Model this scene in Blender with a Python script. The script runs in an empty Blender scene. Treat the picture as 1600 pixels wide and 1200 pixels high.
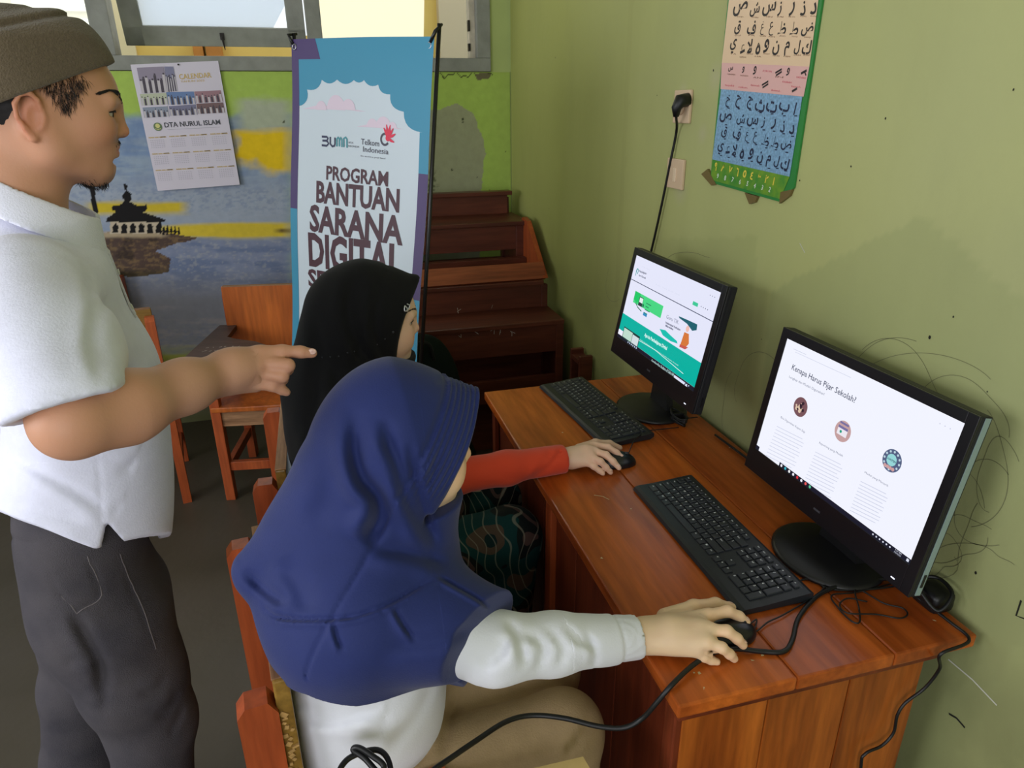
import bpy, bmesh, math, random
import numpy as np
from mathutils import Vector, Matrix
PI = math.pi
rng = np.random.default_rng(7); random.seed(7)
scn = bpy.context.scene
COL = scn.collection

# ---------------------------------------------------------------- camera
F = 1085.0
CAM = np.array([0.0, 0.0, 1.60])
_vx = np.array([4264.0, -473.0]); _vy = np.array([-320.0, -435.0])
_dy = np.array([_vy[0], _vy[1], F]); _dy /= np.linalg.norm(_dy)
_dx = np.array([_vx[0], _vx[1], F]); _dx -= _dy * (_dx @ _dy); _dx /= np.linalg.norm(_dx)
RW = np.stack([_dx, _dy, np.cross(_dx, _dy)])           # camera (right, down, forward) -> world
cam = bpy.data.cameras.new('camera'); camo = bpy.data.objects.new('camera', cam)
COL.objects.link(camo); scn.camera = camo
cam.sensor_width = 36; cam.lens = F / 1600 * 36; cam.clip_start = 0.02; cam.clip_end = 60
M = Matrix.Identity(4)
for i in range(3):
    M[i][0] = RW[i, 0]; M[i][1] = -RW[i, 1]; M[i][2] = -RW[i, 2]; M[i][3] = CAM[i]
camo.matrix_world = M

def ray(px, py): return RW @ np.array([px - 800.0, py - 600.0, F])
def P(px, py, ax, v):
    r = ray(px, py); i = 'xyz'.index(ax); return CAM + r * (v - CAM[i]) / r[i]
def D(px, py, d): return CAM + ray(px, py) * d / F

# ---------------------------------------------------------------- light and view
scn.view_settings.view_transform = 'Standard'; scn.view_settings.look = 'None'
scn.view_settings.gamma = 1.0; scn.view_settings.use_curve_mapping = False
scn.view_settings.exposure = 0.0
w = bpy.data.worlds.new('daylight'); scn.world = w; w.use_nodes = True
bg = w.node_tree.nodes['Background']
bg.inputs[0].default_value = (0.88, 0.94, 1.0, 1); bg.inputs[1].default_value = 1.2
def area(name, loc, look, sx, sy, power, col):
    l = bpy.data.lights.new(name, 'AREA'); l.shape = 'RECTANGLE'; l.size = sx; l.size_y = sy
    l.energy = power; l.color = col
    o = bpy.data.objects.new(name, l); COL.objects.link(o); o.location = loc
    o.rotation_euler = Vector(look).to_track_quat('-Z', 'Y').to_euler(); return o
# daylight entering through the windows of the left wall, the rear wall (behind the camera) and the back wall
area('window_daylight', (-3.02, 0.35, 1.75), (1, 0.0, -0.12), 2.2, 1.3, 62, (0.93, 0.92, 1.0))
area('window_daylight', (-3.02, 2.65, 1.85), (1, -0.1, -0.15), 1.5, 1.2, 6, (0.93, 0.97, 1.0))
area('door_daylight', (-1.1, -1.92, 1.55), (0.1, 1, -0.1), 2.4, 1.9, 40, (0.94, 0.92, 1.0))
area('window_daylight', (-0.45, 3.86, 2.3), (0.1, -1, -0.3), 2.2, 0.9, 5, (1.0, 0.97, 0.9))
area('corridor_fill', (-0.4, 4.6, 3.2), (0, 0.35, -1), 3.0, 0.7, 22, (1, 0.98, 0.93))  # lamp added under the slab to light the corridor wall

# ---------------------------------------------------------------- helpers
def s2l(c):
    c = np.array(c, float) / 255.0
    return np.where(c <= 0.04045, c / 12.92, ((c + 0.055) / 1.055) ** 2.4)
def rgba(c): r = s2l(c); return (r[0], r[1], r[2], 1)
MATS = {}
def mat(name, col, rough=0.6, spec=0.4, metal=0.0, noise=0.0, nscale=8.0, bump=0.0, bscale=60.0, stretch=None, col2=None,
        emit=None, emit_s=0, coat=0.0, attr=None, sheen=0.0, sss=0.0, detail=4.0):
    if name in MATS: return MATS[name]
    m = bpy.data.materials.new(name); m.use_nodes = True; MATS[name] = m
    nt = m.node_tree; N = nt.nodes; L = nt.links; b = N['Principled BSDF']
    b.inputs['Roughness'].default_value = rough; b.inputs['Specular IOR Level'].default_value = spec
    b.inputs['Metallic'].default_value = metal; b.inputs['Coat Weight'].default_value = coat
    b.inputs['Base Color'].default_value = rgba(col); m.diffuse_color = rgba(col)
    if sheen: b.inputs['Sheen Weight'].default_value = sheen
    if sss:
        b.inputs['Subsurface Weight'].default_value = sss; b.inputs['Subsurface Radius'].default_value = (0.012, 0.005, 0.003)
        b.inputs['Subsurface Scale'].default_value = 1.0
    tc = N.new('ShaderNodeTexCoord'); src = tc.outputs['Object']
    if stretch:
        mp = N.new('ShaderNodeMapping'); mp.inputs['Scale'].default_value = stretch; L.new(src, mp.inputs[0]); src = mp.outputs[0]
    base = None
    if attr:
        a = N.new('ShaderNodeAttribute'); a.attribute_name = attr; base = a.outputs['Color']
    if noise or col2:
        n = N.new('ShaderNodeTexNoise'); n.inputs['Scale'].default_value = nscale; n.inputs['Detail'].default_value = detail
        L.new(src, n.inputs[0]); mr = N.new('ShaderNodeMapRange')
        mr.inputs[1].default_value = 0.32; mr.inputs[2].default_value = 0.68; L.new(n.outputs[0], mr.inputs[0])
        if col2:
            mx = N.new('ShaderNodeMix'); mx.data_type = 'RGBA'; L.new(mr.outputs[0], mx.inputs[0])
            mx.inputs[6].default_value = rgba(col); mx.inputs[7].default_value = rgba(col2); base = mx.outputs[2]
        if noise:
            mr.inputs[3].default_value = 0; mr.inputs[4].default_value = 1
            hv = N.new('ShaderNodeHueSaturation'); m2 = N.new('ShaderNodeMapRange')
            m2.inputs[3].default_value = 1 - noise; m2.inputs[4].default_value = 1 + noise; L.new(mr.outputs[0], m2.inputs[0])
            L.new(m2.outputs[0], hv.inputs['Value'])
            if base: L.new(base, hv.inputs['Color'])
            else: hv.inputs['Color'].default_value = rgba(col)
            base = hv.outputs[0]
    if base: L.new(base, b.inputs['Base Color'])
    if bump:
        n2 = N.new('ShaderNodeTexNoise'); n2.inputs['Scale'].default_value = bscale; n2.inputs['Detail'].default_value = 6
        L.new(src, n2.inputs[0]); bp = N.new('ShaderNodeBump'); bp.inputs['Strength'].default_value = bump
        bp.inputs['Distance'].default_value = 0.01; L.new(n2.outputs[0], bp.inputs['Height']); L.new(bp.outputs[0], b.inputs['Normal'])
    if emit is not None:
        b.inputs['Emission Color'].default_value = rgba(emit); b.inputs['Emission Strength'].default_value = emit_s
    return m
def wood(name, c1, c2, axis=1, rough=0.35, scale=1.0, spec=0.4):
    """varnished wood, grain running along the given object axis"""
    if name in MATS: return MATS[name]
    m = bpy.data.materials.new(name); m.use_nodes = True; MATS[name] = m
    nt = m.node_tree; N = nt.nodes; L = nt.links; b = N['Principled BSDF']; m.diffuse_color = rgba(c1)
    tc = N.new('ShaderNodeTexCoord'); mp = N.new('ShaderNodeMapping'); sc = [9.0 * scale] * 3; sc[axis] = 0.9 * scale
    oi = N.new('ShaderNodeObjectInfo'); ad = N.new('ShaderNodeVectorMath'); ad.operation = 'ADD'
    ml = N.new('ShaderNodeMath'); ml.operation = 'MULTIPLY'; ml.inputs[1].default_value = 37.0
    L.new(oi.outputs['Random'], ml.inputs[0]); L.new(tc.outputs['Object'], ad.inputs[0]); L.new(ml.outputs[0], ad.inputs[1])
    mp.inputs['Scale'].default_value = sc; L.new(ad.outputs[0], mp.inputs[0])
    n = N.new('ShaderNodeTexNoise'); n.inputs['Scale'].default_value = 1.6; n.inputs['Detail'].default_value = 7
    n.inputs['Distortion'].default_value = 0.6; L.new(mp.outputs[0], n.inputs[0])
    n3 = N.new('ShaderNodeTexNoise'); n3.inputs['Scale'].default_value = 11; n3.inputs['Detail'].default_value = 5; L.new(mp.outputs[0], n3.inputs[0])
    r = N.new('ShaderNodeValToRGB'); e = r.color_ramp.elements
    c1 = np.array(c1, float); c2 = np.array(c2, float)
    e[0].position = 0.3; e[0].color = rgba(c2); e[1].position = 0.66; e[1].color = rgba(c1)
    x = e.new(0.5); x.color = rgba(c1 * 0.65 + c2 * 0.35)
    L.new(n.outputs[0], r.inputs[0])
    hv = N.new('ShaderNodeHueSaturation'); m2 = N.new('ShaderNodeMapRange'); m2.inputs[1].default_value = 0.35; m2.inputs[2].default_value = 0.65
    m2.inputs[3].default_value = 0.82; m2.inputs[4].default_value = 1.12; L.new(n3.outputs[0], m2.inputs[0])
    L.new(m2.outputs[0], hv.inputs['Value']); L.new(r.outputs[0], hv.inputs['Color']); L.new(hv.outputs[0], b.inputs['Base Color'])
    b.inputs['Roughness'].default_value = rough; b.inputs['Specular IOR Level'].default_value = spec
    bp = N.new('ShaderNodeBump'); bp.inputs['Strength'].default_value = 0.12; bp.inputs['Distance'].default_value = 0.004
    L.new(n3.outputs[0], bp.inputs['Height']); L.new(bp.outputs[0], b.inputs['Normal'])
    return m

def mkmesh(name, v, f, m=None, smooth=False, cols=None, attr='Col'):
    me = bpy.data.meshes.new(name)
    v = np.asarray(v, float).reshape(-1, 3)
    if isinstance(f, np.ndarray) and f.ndim == 2:
        k = f.shape[1]; me.vertices.add(len(v)); me.vertices.foreach_set('co', v.ravel())
        me.loops.add(f.size); me.loops.foreach_set('vertex_index', f.ravel().astype(np.int32))
        me.polygons.add(len(f)); me.polygons.foreach_set('loop_start', np.arange(0, f.size, k, dtype=np.int32))
        me.update(calc_edges=True); me.validate()
    else:
        me.from_pydata(v.tolist(), [], [tuple(int(i) for i in q) for q in f]); me.update()
    if smooth: me.polygons.foreach_set('use_smooth', np.ones(len(me.polygons), bool))
    if m: me.materials.append(m)
    if cols is not None and len(cols) == len(me.vertices):
        a = me.color_attributes.new(attr, 'FLOAT_COLOR', 'POINT')
        a.data.foreach_set('color', np.c_[cols, np.ones(len(cols))].astype(np.float32).ravel())
    return me
def obj(name, v, f, m=None, parent=None, off=None, smooth=False, **k):
    v = np.asarray(v, float).reshape(-1, 3)
    if off is not None: v = v - np.asarray(off)
    o = bpy.data.objects.new(name, mkmesh(name, v, f, m, smooth, **k)); COL.objects.link(o)
    if parent: o.parent = parent
    return o
def tag(o, label=None, cat=None, group=None, kind=None):
    if label: o['label'] = label
    if cat: o['category'] = cat
    if group: o['group'] = group
    if kind: o['kind'] = kind
    return o
def thing(name, label, cat, loc=(0, 0, 0), rz=0, group=None):
    o = bpy.data.objects.new(name, None); COL.objects.link(o); o.empty_display_size = 0.05
    o.location = loc; o.rotation_euler = (0, 0, rz); return tag(o, label, cat, group)
def copy_tree(o, parent=None):
    kids = list(o.children); c = o.copy(); COL.objects.link(c)
    if parent: c.parent = parent
    for ch in kids: copy_tree(ch, c)
    return c

class MB:
    """collects boxes, prisms and tubes for one mesh"""
    def __init__(s): s.v = []; s.f = []; s.n = 0
    def add(s, v, f):
        v = np.asarray(v, float); s.v.append(v)
        s.f += [tuple(i + s.n for i in q) for q in f]; s.n += len(v); return s
    def box(s, c, size, rot=None, bev=0.0):
        c = np.asarray(c, float); h = np.asarray(size, float) / 2; b = min(bev, h.min() * 0.9)
        if b <= 0:
            v = np.array([[x, y, z] for x in (-1, 1) for y in (-1, 1) for z in (-1, 1)], float) * h
            f = [(0, 1, 3, 2), (4, 6, 7, 5), (0, 4, 5, 1), (2, 3, 7, 6), (0, 2, 6, 4), (1, 5, 7, 3)]
        else:
            bm = bmesh.new(); bmesh.ops.create_cube(bm, size=2.0)
            for q in bm.verts: q.co = Vector((q.co.x * h[0], q.co.y * h[1], q.co.z * h[2]))
            bmesh.ops.bevel(bm, geom=bm.edges[:], offset=b, segments=2, affect='EDGES', profile=0.6)
            bm.verts.ensure_lookup_table(); v = np.array([q.co[:] for q in bm.verts]); f = [tuple(w_.index for w_ in p.verts) for p in bm.faces]; bm.free()
        if rot is not None: v = v @ np.array(Matrix(rot) if not hasattr(rot, 'to_matrix') else rot.to_matrix())[:3, :3].T
        return s.add(v + c, f)
    def span(s, a, b, bev=0.0):
        a = np.minimum(a, b) * 1.0; b2 = np.maximum(a, b) * 1.0
        return s.box((a + b2) / 2, b2 - a, None, bev)
    def prism(s, poly, z0, z1, ax=2):
        """extrude polygon (list of 2-D points) along axis ax between z0 and z1"""
        n = len(poly); o = [i for i in range(3) if i != ax]; v = np.zeros((2 * n, 3))
        for k, z in enumerate((z0, z1)):
            for i, p in enumerate(poly): v[k * n + i, o[0]] = p[0]; v[k * n + i, o[1]] = p[1]; v[k * n + i, ax] = z
        f = [tuple(range(n - 1, -1, -1)), tuple(range(n, 2 * n))] + [(i, (i + 1) % n, n + (i + 1) % n, n + i) for i in range(n)]
        return s.add(v, f)
    def tube(s, pts, r, seg=8, cap=True):
        pts = np.asarray(pts, float); n = len(pts); r = np.full(n, r) if np.isscalar(r) else np.asarray(r, float)
        t = np.gradient(pts, axis=0); t /= np.linalg.norm(t, axis=1)[:, None] + 1e-12
        u = np.cross(t[0], [0, 0, 1.0]); u = u if np.linalg.norm(u) > 1e-3 else np.array([1.0, 0, 0]); u /= np.linalg.norm(u)
        V = []
        for i in range(n):
            u = u - t[i] * (u @ t[i]); u /= np.linalg.norm(u) + 1e-12; w_ = np.cross(t[i], u)
            for k in range(seg):
                a = 2 * PI * k / seg; V.append(pts[i] + r[i] * (u * math.cos(a) + w_ * math.sin(a)))
        f = [(i * seg + k, i * seg + (k + 1) % seg, (i + 1) * seg + (k + 1) % seg, (i + 1) * seg + k) for i in range(n - 1) for k in range(seg)]
        if cap: f += [tuple(range(seg - 1, -1, -1)), tuple((n - 1) * seg + k for k in range(seg))]
        return s.add(V, f)
    def lathe(s, prof, c=(0, 0, 0), seg=32, sx=1.0, sy=1.0):
        V = [(c[0] + r * sx * math.cos(2 * PI * k / seg), c[1] + r * sy * math.sin(2 * PI * k / seg), c[2] + z) for r, z in prof for k in range(seg)]
        n = len(prof); f = [(i * seg + k, i * seg + (k + 1) % seg, (i + 1) * seg + (k + 1) % seg, (i + 1) * seg + k) for i in range(n - 1) for k in range(seg)]
        f += [tuple(range(seg - 1, -1, -1)), tuple((n - 1) * seg + k for k in range(seg))]
        return s.add(V, f)
    def build(s, name, m=None, parent=None, off=None, smooth=False):
        return obj(name, np.concatenate(s.v), s.f, m, parent, off, smooth)
def spline(pts, n=12):
    p = np.asarray(pts, float); p = np.vstack([2 * p[0] - p[1], p, 2 * p[-1] - p[-2]]); out = []
    for i in range(1, len(p) - 2):
        for t in np.linspace(0, 1, n, endpoint=False):
            out.append(0.5 * (2 * p[i] + (p[i + 1] - p[i - 1]) * t + (2 * p[i - 1] - 5 * p[i] + 4 * p[i + 1] - p[i + 2]) * t ** 2 + (3 * p[i] - p[i - 1] - 3 * p[i + 1] + p[i + 2]) * t ** 3))
    out.append(p[-2]); return np.array(out)

# text as flat geometry -------------------------------------------------
_tc = {}
def text_geo(s, size=1.0, bold=0.0, res=2, align='LEFT', space=1.0):
    key = (s, bold, res, space)
    if key not in _tc:
        c = bpy.data.curves.new('t', 'FONT'); c.body = s; c.size = 1.0; c.offset = bold; c.resolution_u = res; c.fill_mode = 'FRONT'; c.space_character = space
        o = bpy.data.objects.new('t', c); me = o.to_mesh()
        v = np.array([q.co[:] for q in me.vertices]).reshape(-1, 3); f = [tuple(p.vertices) for p in me.polygons]
        o.to_mesh_clear(); bpy.data.objects.remove(o); bpy.data.curves.remove(c); _tc[key] = (v, f)
    v, f = _tc[key]; v = v * size
    if len(v):
        if align == 'CENTER': v = v - [(v[:, 0].min() + v[:, 0].max()) / 2, 0, 0]
        if align == 'RIGHT': v = v - [v[:, 0].max(), 0, 0]
    return v, f
class Sheet:
    """flat prints laid on a panel: origin O, unit vectors U (right), V (up), N (towards the reader)"""
    def __init__(s, O, U, V, warp=None):
        s.O = np.asarray(O, float); s.U = np.asarray(U, float); s.V = np.asarray(V, float); s.N = np.cross(s.U, s.V); s.warp = warp
    def pt(s, q, lift):
        q = np.asarray(q, float).reshape(-1, q.shape[-1] if hasattr(q, 'shape') else len(q[0]))[:, :2]
        w_ = s.warp(q) if s.warp else np.zeros(len(q))
        return s.O + q[:, :1] * s.U + q[:, 1:2] * s.V + (w_ + lift)[:, None] * s.N
    STUFF = {'body_text_lines', 'month_names', 'month_years', 'latin_names', 'pink_captions', 'day_numbers', 'arabic_letters', 'arabic_numerals', 'numerals', 'vowel_signs', 'figures', 'icons', 'hands', 'taskbar_icons', 'tray_icons', 'browser_marks', 'dark_marks', 'chalk_scribble', 'column_headings', 'white_text', 'small_print', 'menu_text', 'menu_icons', 'banner_text', 'window_buttons', 'column_rules', 'preview_picture', 'site_name', 'promo_bold_text'}
    def geo(s, items, name, m, parent, off=None, lift=0.0006):
        V = []; Fs = []; n = 0
        for v, f in items:
            if len(v) == 0: continue
            V.append(s.pt(np.asarray(v, float), lift)); Fs += [tuple(i + n for i in q) for q in f]; n += len(v)
        if not V: return None
        o = obj(name, np.concatenate(V), Fs, m, parent, off)
        if name in s.STUFF and len(items) > 1: o['kind'] = 'stuff'
        return o
def T(s, x, y, size, bold=0.0, align='LEFT', rot=0, sx=1.0, sy=1.0, res=2, width=None, space=1.0):
    v, f = text_geo(s, size, bold, res, align, space); v = v.copy()
    if len(v) and width:
        k = width / (v[:, 0].max() - v[:, 0].min()); v[:, 0] *= k
    v[:, 0] *= sx; v[:, 1] *= sy
    if rot:
        c, s_ = math.cos(rot), math.sin(rot); v = np.c_[v[:, 0] * c - v[:, 1] * s_, v[:, 0] * s_ + v[:, 1] * c, v[:, 2]]
    return v + [x, y, 0], f
def Rq(x0, y0, x1, y1): return np.array([(x0, y0, 0), (x1, y0, 0), (x1, y1, 0), (x0, y1, 0)]), [(0, 1, 2, 3)]
def Poly(pts): return np.array([(p[0], p[1], 0) for p in pts], float), [tuple(range(len(pts)))]
def Disc(x, y, r, n=24, a0=0, a1=2 * PI, ry=None):
    ry = ry or r; a = np.linspace(a0, a1, n, endpoint=(a1 - a0) < 6.28); return np.c_[x + r * np.cos(a), y + ry * np.sin(a), a * 0], [tuple(range(n))]
def Stroke(pts, w_):
    p = np.array([(q[0], q[1]) for q in pts], float); t = np.gradient(p, axis=0); t /= np.linalg.norm(t, axis=1)[:, None] + 1e-9
    n = np.c_[-t[:, 1], t[:, 0]] * (w_ / 2 if np.isscalar(w_) else np.asarray(w_)[:, None] / 2); k = len(p)
    v = np.c_[np.vstack([p + n, p - n]), np.zeros(2 * k)]; return v, [(i, i + k, i + k + 1, i + 1) for i in range(k - 1)]

# ---------------------------------------------------------------- implicit surfaces (for people and cloth)
def rot_yp(yaw, pitch=0, roll=0):
    """local x forward, y left, z up -> world"""
    return np.array((Matrix.Rotation(yaw, 3, 'Z') @ Matrix.Rotation(pitch, 3, 'Y') @ Matrix.Rotation(roll, 3, 'X')))
class SDF:
    def __init__(s): s.ops = []
    def _a(s, fn, lo, hi, k, op='u'): s.ops.append((fn, np.array(lo), np.array(hi), k, op)); return s
    def cone(s, a, b, ra, rb, k=0.01, op='u'):
        a = np.asarray(a, float); b = np.asarray(b, float); ab = b - a; L2 = ab @ ab + 1e-12; R_ = max(ra, rb)
        def fn(p):
            t = np.clip((p - a) @ ab / L2, 0, 1); return np.linalg.norm(p - a - t[:, None] * ab, axis=1) - (ra + (rb - ra) * t)
        return s._a(fn, np.minimum(a, b) - R_, np.maximum(a, b) + R_, k, op)
    def chain(s, pts, rs, k=0.01, op='u'):
        for i in range(len(pts) - 1): s.cone(pts[i], pts[i + 1], rs[i], rs[i + 1], k, op)
        return s
    def ell(s, c, r, rot=None, k=0.01, op='u'):
        c = np.asarray(c, float); r = np.asarray(r, float); Rm = np.eye(3) if rot is None else rot; m_ = r.max()
        def fn(p):
            q = (p - c) @ Rm; k0 = np.linalg.norm(q / r, axis=1); k1 = np.linalg.norm(q / r ** 2, axis=1); return k0 * (k0 - 1) / (k1 + 1e-9)
        return s._a(fn, c - m_, c + m_, k, op)
    def box(s, c, h, rot=None, rnd=0.01, k=0.01, op='u'):
        c = np.asarray(c, float); h = np.asarray(h, float) - rnd; Rm = np.eye(3) if rot is None else rot; m_ = np.linalg.norm(h) + rnd
        def fn(p):
            q = np.abs((p - c) @ Rm) - h; return np.linalg.norm(np.maximum(q, 0), axis=1) + np.minimum(q.max(1), 0) - rnd
        return s._a(fn, c - m_, c + m_, k, op)
    def custom(s, fn, lo, hi, k=0.01, op='u'): return s._a(fn, lo, hi, k, op)
    def __call__(s, p):
        d = np.full(len(p), 10.0)
        for fn, lo, hi, k, op in s.ops:
            if op == 'd':                                   # displacement: d += fn
                mrg = 0.03; m_ = ((p > lo - mrg) & (p < hi + mrg)).all(1) & (np.abs(d) < 0.06)
                if m_.any(): d[m_] += fn(p[m_])
                continue
            mrg = k + 0.03
            m_ = ((p > lo - mrg) & (p < hi + mrg)).all(1)
            if not m_.any():
                continue
            q = fn(p[m_]); e = d[m_]
            if op == 'u':
                h = np.maximum(k - np.abs(e - q), 0) / k; d[m_] = np.minimum(e, q) - h * h * k * 0.25
            elif op == 's':
                q = -q; h = np.maximum(k - np.abs(e - q), 0) / k; d[m_] = np.maximum(e, q) + h * h * k * 0.25
        return d
def polyd(p, pts):
    d = np.full(len(p), 9.0)
    for a, b in zip(pts[:-1], pts[1:]):
        ab = b - a; t = np.clip((p - a) @ ab / (ab @ ab + 1e-12), 0, 1); d = np.minimum(d, np.linalg.norm(p - a - t[:, None] * ab, axis=1))
    return d
def surf(f, lo, hi, h):
    """surface nets of implicit function f on a sparse grid"""
    lo = np.asarray(lo, float); hi = np.asarray(hi, float); st = 4
    n = (np.ceil((hi - lo) / h / st).astype(int) + 1) * st
    nc = n // st
    ax = [lo[i] + (np.arange(nc[i]) + 0.5) * h * st - h * 0.5 for i in range(3)]
    g = np.stack(np.meshgrid(*ax, indexing='ij'), -1).reshape(-1, 3)
    dc = f(g).reshape(nc)
    near = np.abs(dc) < h * st * 1.35 + 0.004
    Vg = np.repeat(np.repeat(np.repeat(np.where(dc < 0, -1.0, 1.0).astype(np.float32), st, 0), st, 1), st, 2)
    nb = np.argwhere(near)
    loc = np.stack(np.meshgrid(*[np.arange(st)] * 3, indexing='ij'), -1).reshape(-1, 3)
    idx = (nb[:, None, :] * st + loc[None]).reshape(-1, 3)
    for c0 in range(0, len(idx), 400000):
        ii = idx[c0:c0 + 400000]; Vg[ii[:, 0], ii[:, 1], ii[:, 2]] = f(lo + ii * h)
    Vg[0] = Vg[-1] = 1; Vg[:, 0] = Vg[:, -1] = 1; Vg[:, :, 0] = Vg[:, :, -1] = 1
    S = Vg < 0
    c = np.zeros(np.array(S.shape) - 1, np.int8)
    for dx in (0, 1):
        for dy in (0, 1):
            for dz in (0, 1): c += S[dx:S.shape[0] - 1 + dx, dy:S.shape[1] - 1 + dy, dz:S.shape[2] - 1 + dz]
    act = (c > 0) & (c < 8); cells = np.argwhere(act); ids = np.full(act.shape, -1, np.int32); ids[act] = np.arange(len(cells))
    acc = np.zeros((len(cells), 3)); cnt = np.zeros(len(cells))
    for a in range(3):
        o = [i for i in range(3) if i != a]
        for u in (0, 1):
            for v in (0, 1):
                p0 = cells.copy(); p0[:, o[0]] += u; p0[:, o[1]] += v; p1 = p0.copy(); p1[:, a] += 1
                v0 = Vg[tuple(p0.T)]; v1 = Vg[tuple(p1.T)]; cr = (v0 < 0) != (v1 < 0)
                t = np.where(cr, v0 / np.where(cr, v0 - v1, 1), 0); q = p0.astype(float); q[:, a] += t
                acc[cr] += q[cr]; cnt[cr] += 1
    V = lo + acc / cnt[:, None] * h
    faces = []
    for a in range(3):
        b, d = (a + 1) % 3, (a + 2) % 3
        sl0 = [slice(None)] * 3; sl1 = [slice(None)] * 3; sl0[a] = slice(0, -1); sl1[a] = slice(1, None)
        A = S[tuple(sl0)]; B = S[tuple(sl1)]
        e = np.argwhere(A != B); e = e[(e[:, b] > 0) & (e[:, d] > 0) & (e[:, b] < S.shape[b] - 1) & (e[:, d] < S.shape[d] - 1)]
        flip = A[tuple(e.T)]
        q = []
        for (u, v) in ((1, 1), (0, 1), (0, 0), (1, 0)):
            z = e.copy(); z[:, b] -= u; z[:, d] -= v; q.append(ids[tuple(z.T)])
        q = np.stack(q, 1); q[~flip] = q[~flip][:, ::-1]; faces.append(q)
    Fq = np.concatenate(faces); Fq = Fq[(Fq >= 0).all(1)]
    return V, Fq
def relax(V, Fq, it=2, w_=0.5, fix=None):
    V00 = V
    e = np.concatenate([Fq[:, [0, 1]], Fq[:, [1, 2]], Fq[:, [2, 3]], Fq[:, [3, 0]]]); n = len(V)
    for _ in range(it):
        s_ = np.zeros_like(V); c = np.bincount(e[:, 0], minlength=n) + np.bincount(e[:, 1], minlength=n)
        for k in range(3): s_[:, k] = np.bincount(e[:, 0], V[e[:, 1], k], n) + np.bincount(e[:, 1], V[e[:, 0], k], n)
        V = V * (1 - w_) + w_ * s_ / np.maximum(c, 1)[:, None]
        if fix is not None: V[fix] = V00[fix]
    return V
def fold(p, dirs, amp, freq, seed=0):
    """soft wrinkles: warped sine ridges"""
    r = np.random.default_rng(seed); out = np.zeros(len(p))
    for i in range(3):
        d = np.asarray(dirs, float) + r.normal(0, 0.35, 3); d /= np.linalg.norm(d); wv = r.normal(0, 1, 3); wv /= np.linalg.norm(wv)
        out += np.sin((p @ d) * freq * (0.7 + 0.5 * i) + 2.2 * np.sin((p @ wv) * freq * 0.45 + i * 2.1) + r.uniform(0, 6)) / (1 + i)
    return out * amp / 1.8
# ---------------------------------------------------------------- more print helpers
def _uv(s, px, py):
    r = ray(px, py); t = (s.O - CAM) @ s.N / (r @ s.N); p = CAM + r * t - s.O; return np.array([p @ s.U, p @ s.V])
Sheet.uv = _uv
def pxpoly(sh, pts): return Poly([sh.uv(*p) for p in pts])
def textfit(sh, s, a, b, top, bold=0.0, res=2, capk=0.70):
    """text whose baseline runs from a to b and whose capitals reach up to `top` (above a)"""
    A = sh.uv(*a); B = sh.uv(*b); Tp = sh.uv(*top); v, f = text_geo(s, 1.0, bold, res); v = v.copy()
    if not len(v): return v, f
    x0, x1 = v[:, 0].min(), v[:, 0].max(); d = B - A; Lh = np.linalg.norm(d); d /= Lh; n = np.array([-d[1], d[0]])
    h = abs((Tp - A) @ n) / capk; u = (v[:, 0] - x0) / (x1 - x0) * Lh
    q = A + u[:, None] * d + (v[:, 1] * h)[:, None] * n; return np.c_[q, np.zeros(len(q))], f
def arcpts(a, b, sag, n=7):
    a = np.array(a, float); b = np.array(b, float); d = b - a; L_ = np.linalg.norm(d); nn = np.array([-d[1], d[0]]) / L_
    t = np.linspace(0, 1, n); return [a + d * q + nn * sag * L_ * 4 * q * (1 - q) for q in t]

XW, YB, ZC, XL, YR = 1.03, 3.79, 3.05, -3.1, -2.0
wl_paint = mat('wall_paint_green', (172, 182, 124), 0.75, 0.2, noise=0.0, bump=0.12, bscale=30, attr='Col')
bk_paint = mat('mural_paint', (160, 170, 150), 0.7, 0.2, noise=0.05, nscale=30, bump=0.1, bscale=40, attr='Col')
plain = mat('plain_green_paint', (172, 186, 118), 0.75, 0.2, noise=0.07, nscale=2.5, bump=0.08)
frame_m = mat('grey_window_paint', (138, 140, 132), 0.6, 0.35, noise=0.12, nscale=14, bump=0.15, bscale=50)
ceil_m = mat('ceiling_white', (205, 205, 195), 0.8, 0.2)

# noise on arrays ------------------------------------------------------
def vnoise(x, y, seed=0):
    r = np.random.default_rng(seed).random((64, 64)); xi = np.floor(x).astype(int); yi = np.floor(y).astype(int)
    fx = x - xi; fy = y - yi; fx = fx * fx * (3 - 2 * fx); fy = fy * fy * (3 - 2 * fy)
    g = lambda a, b: r[a % 64, b % 64]
    return (g(xi, yi) * (1 - fx) + g(xi + 1, yi) * fx) * (1 - fy) + (g(xi, yi + 1) * (1 - fx) + g(xi + 1, yi + 1) * fx) * fy
def fbm(x, y, seed=0, o=4):
    t = 0; a = 0.5
    for i in range(o): t = t + a * vnoise(x * 2 ** i, y * 2 ** i, seed + i); a *= 0.5
    return t / (1 - 0.5 ** o)
def inpoly(x, y, poly):
    c = np.zeros(len(x), bool); n = len(poly)
    for i in range(n):
        x0, y0 = poly[i]; x1, y1 = poly[(i + 1) % n]
        if y0 == y1: continue
        m_ = ((y0 > y) != (y1 > y)) & (x < (x1 - x0) * (y - y0) / (y1 - y0) + x0); c ^= m_
    return c
def grid(nx, ny):
    i, j = np.meshgrid(np.arange(nx - 1), np.arange(ny - 1), indexing='ij'); a = (i * ny + j).ravel()
    return np.stack([a, a + ny, a + ny + 1, a + 1], 1)

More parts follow.
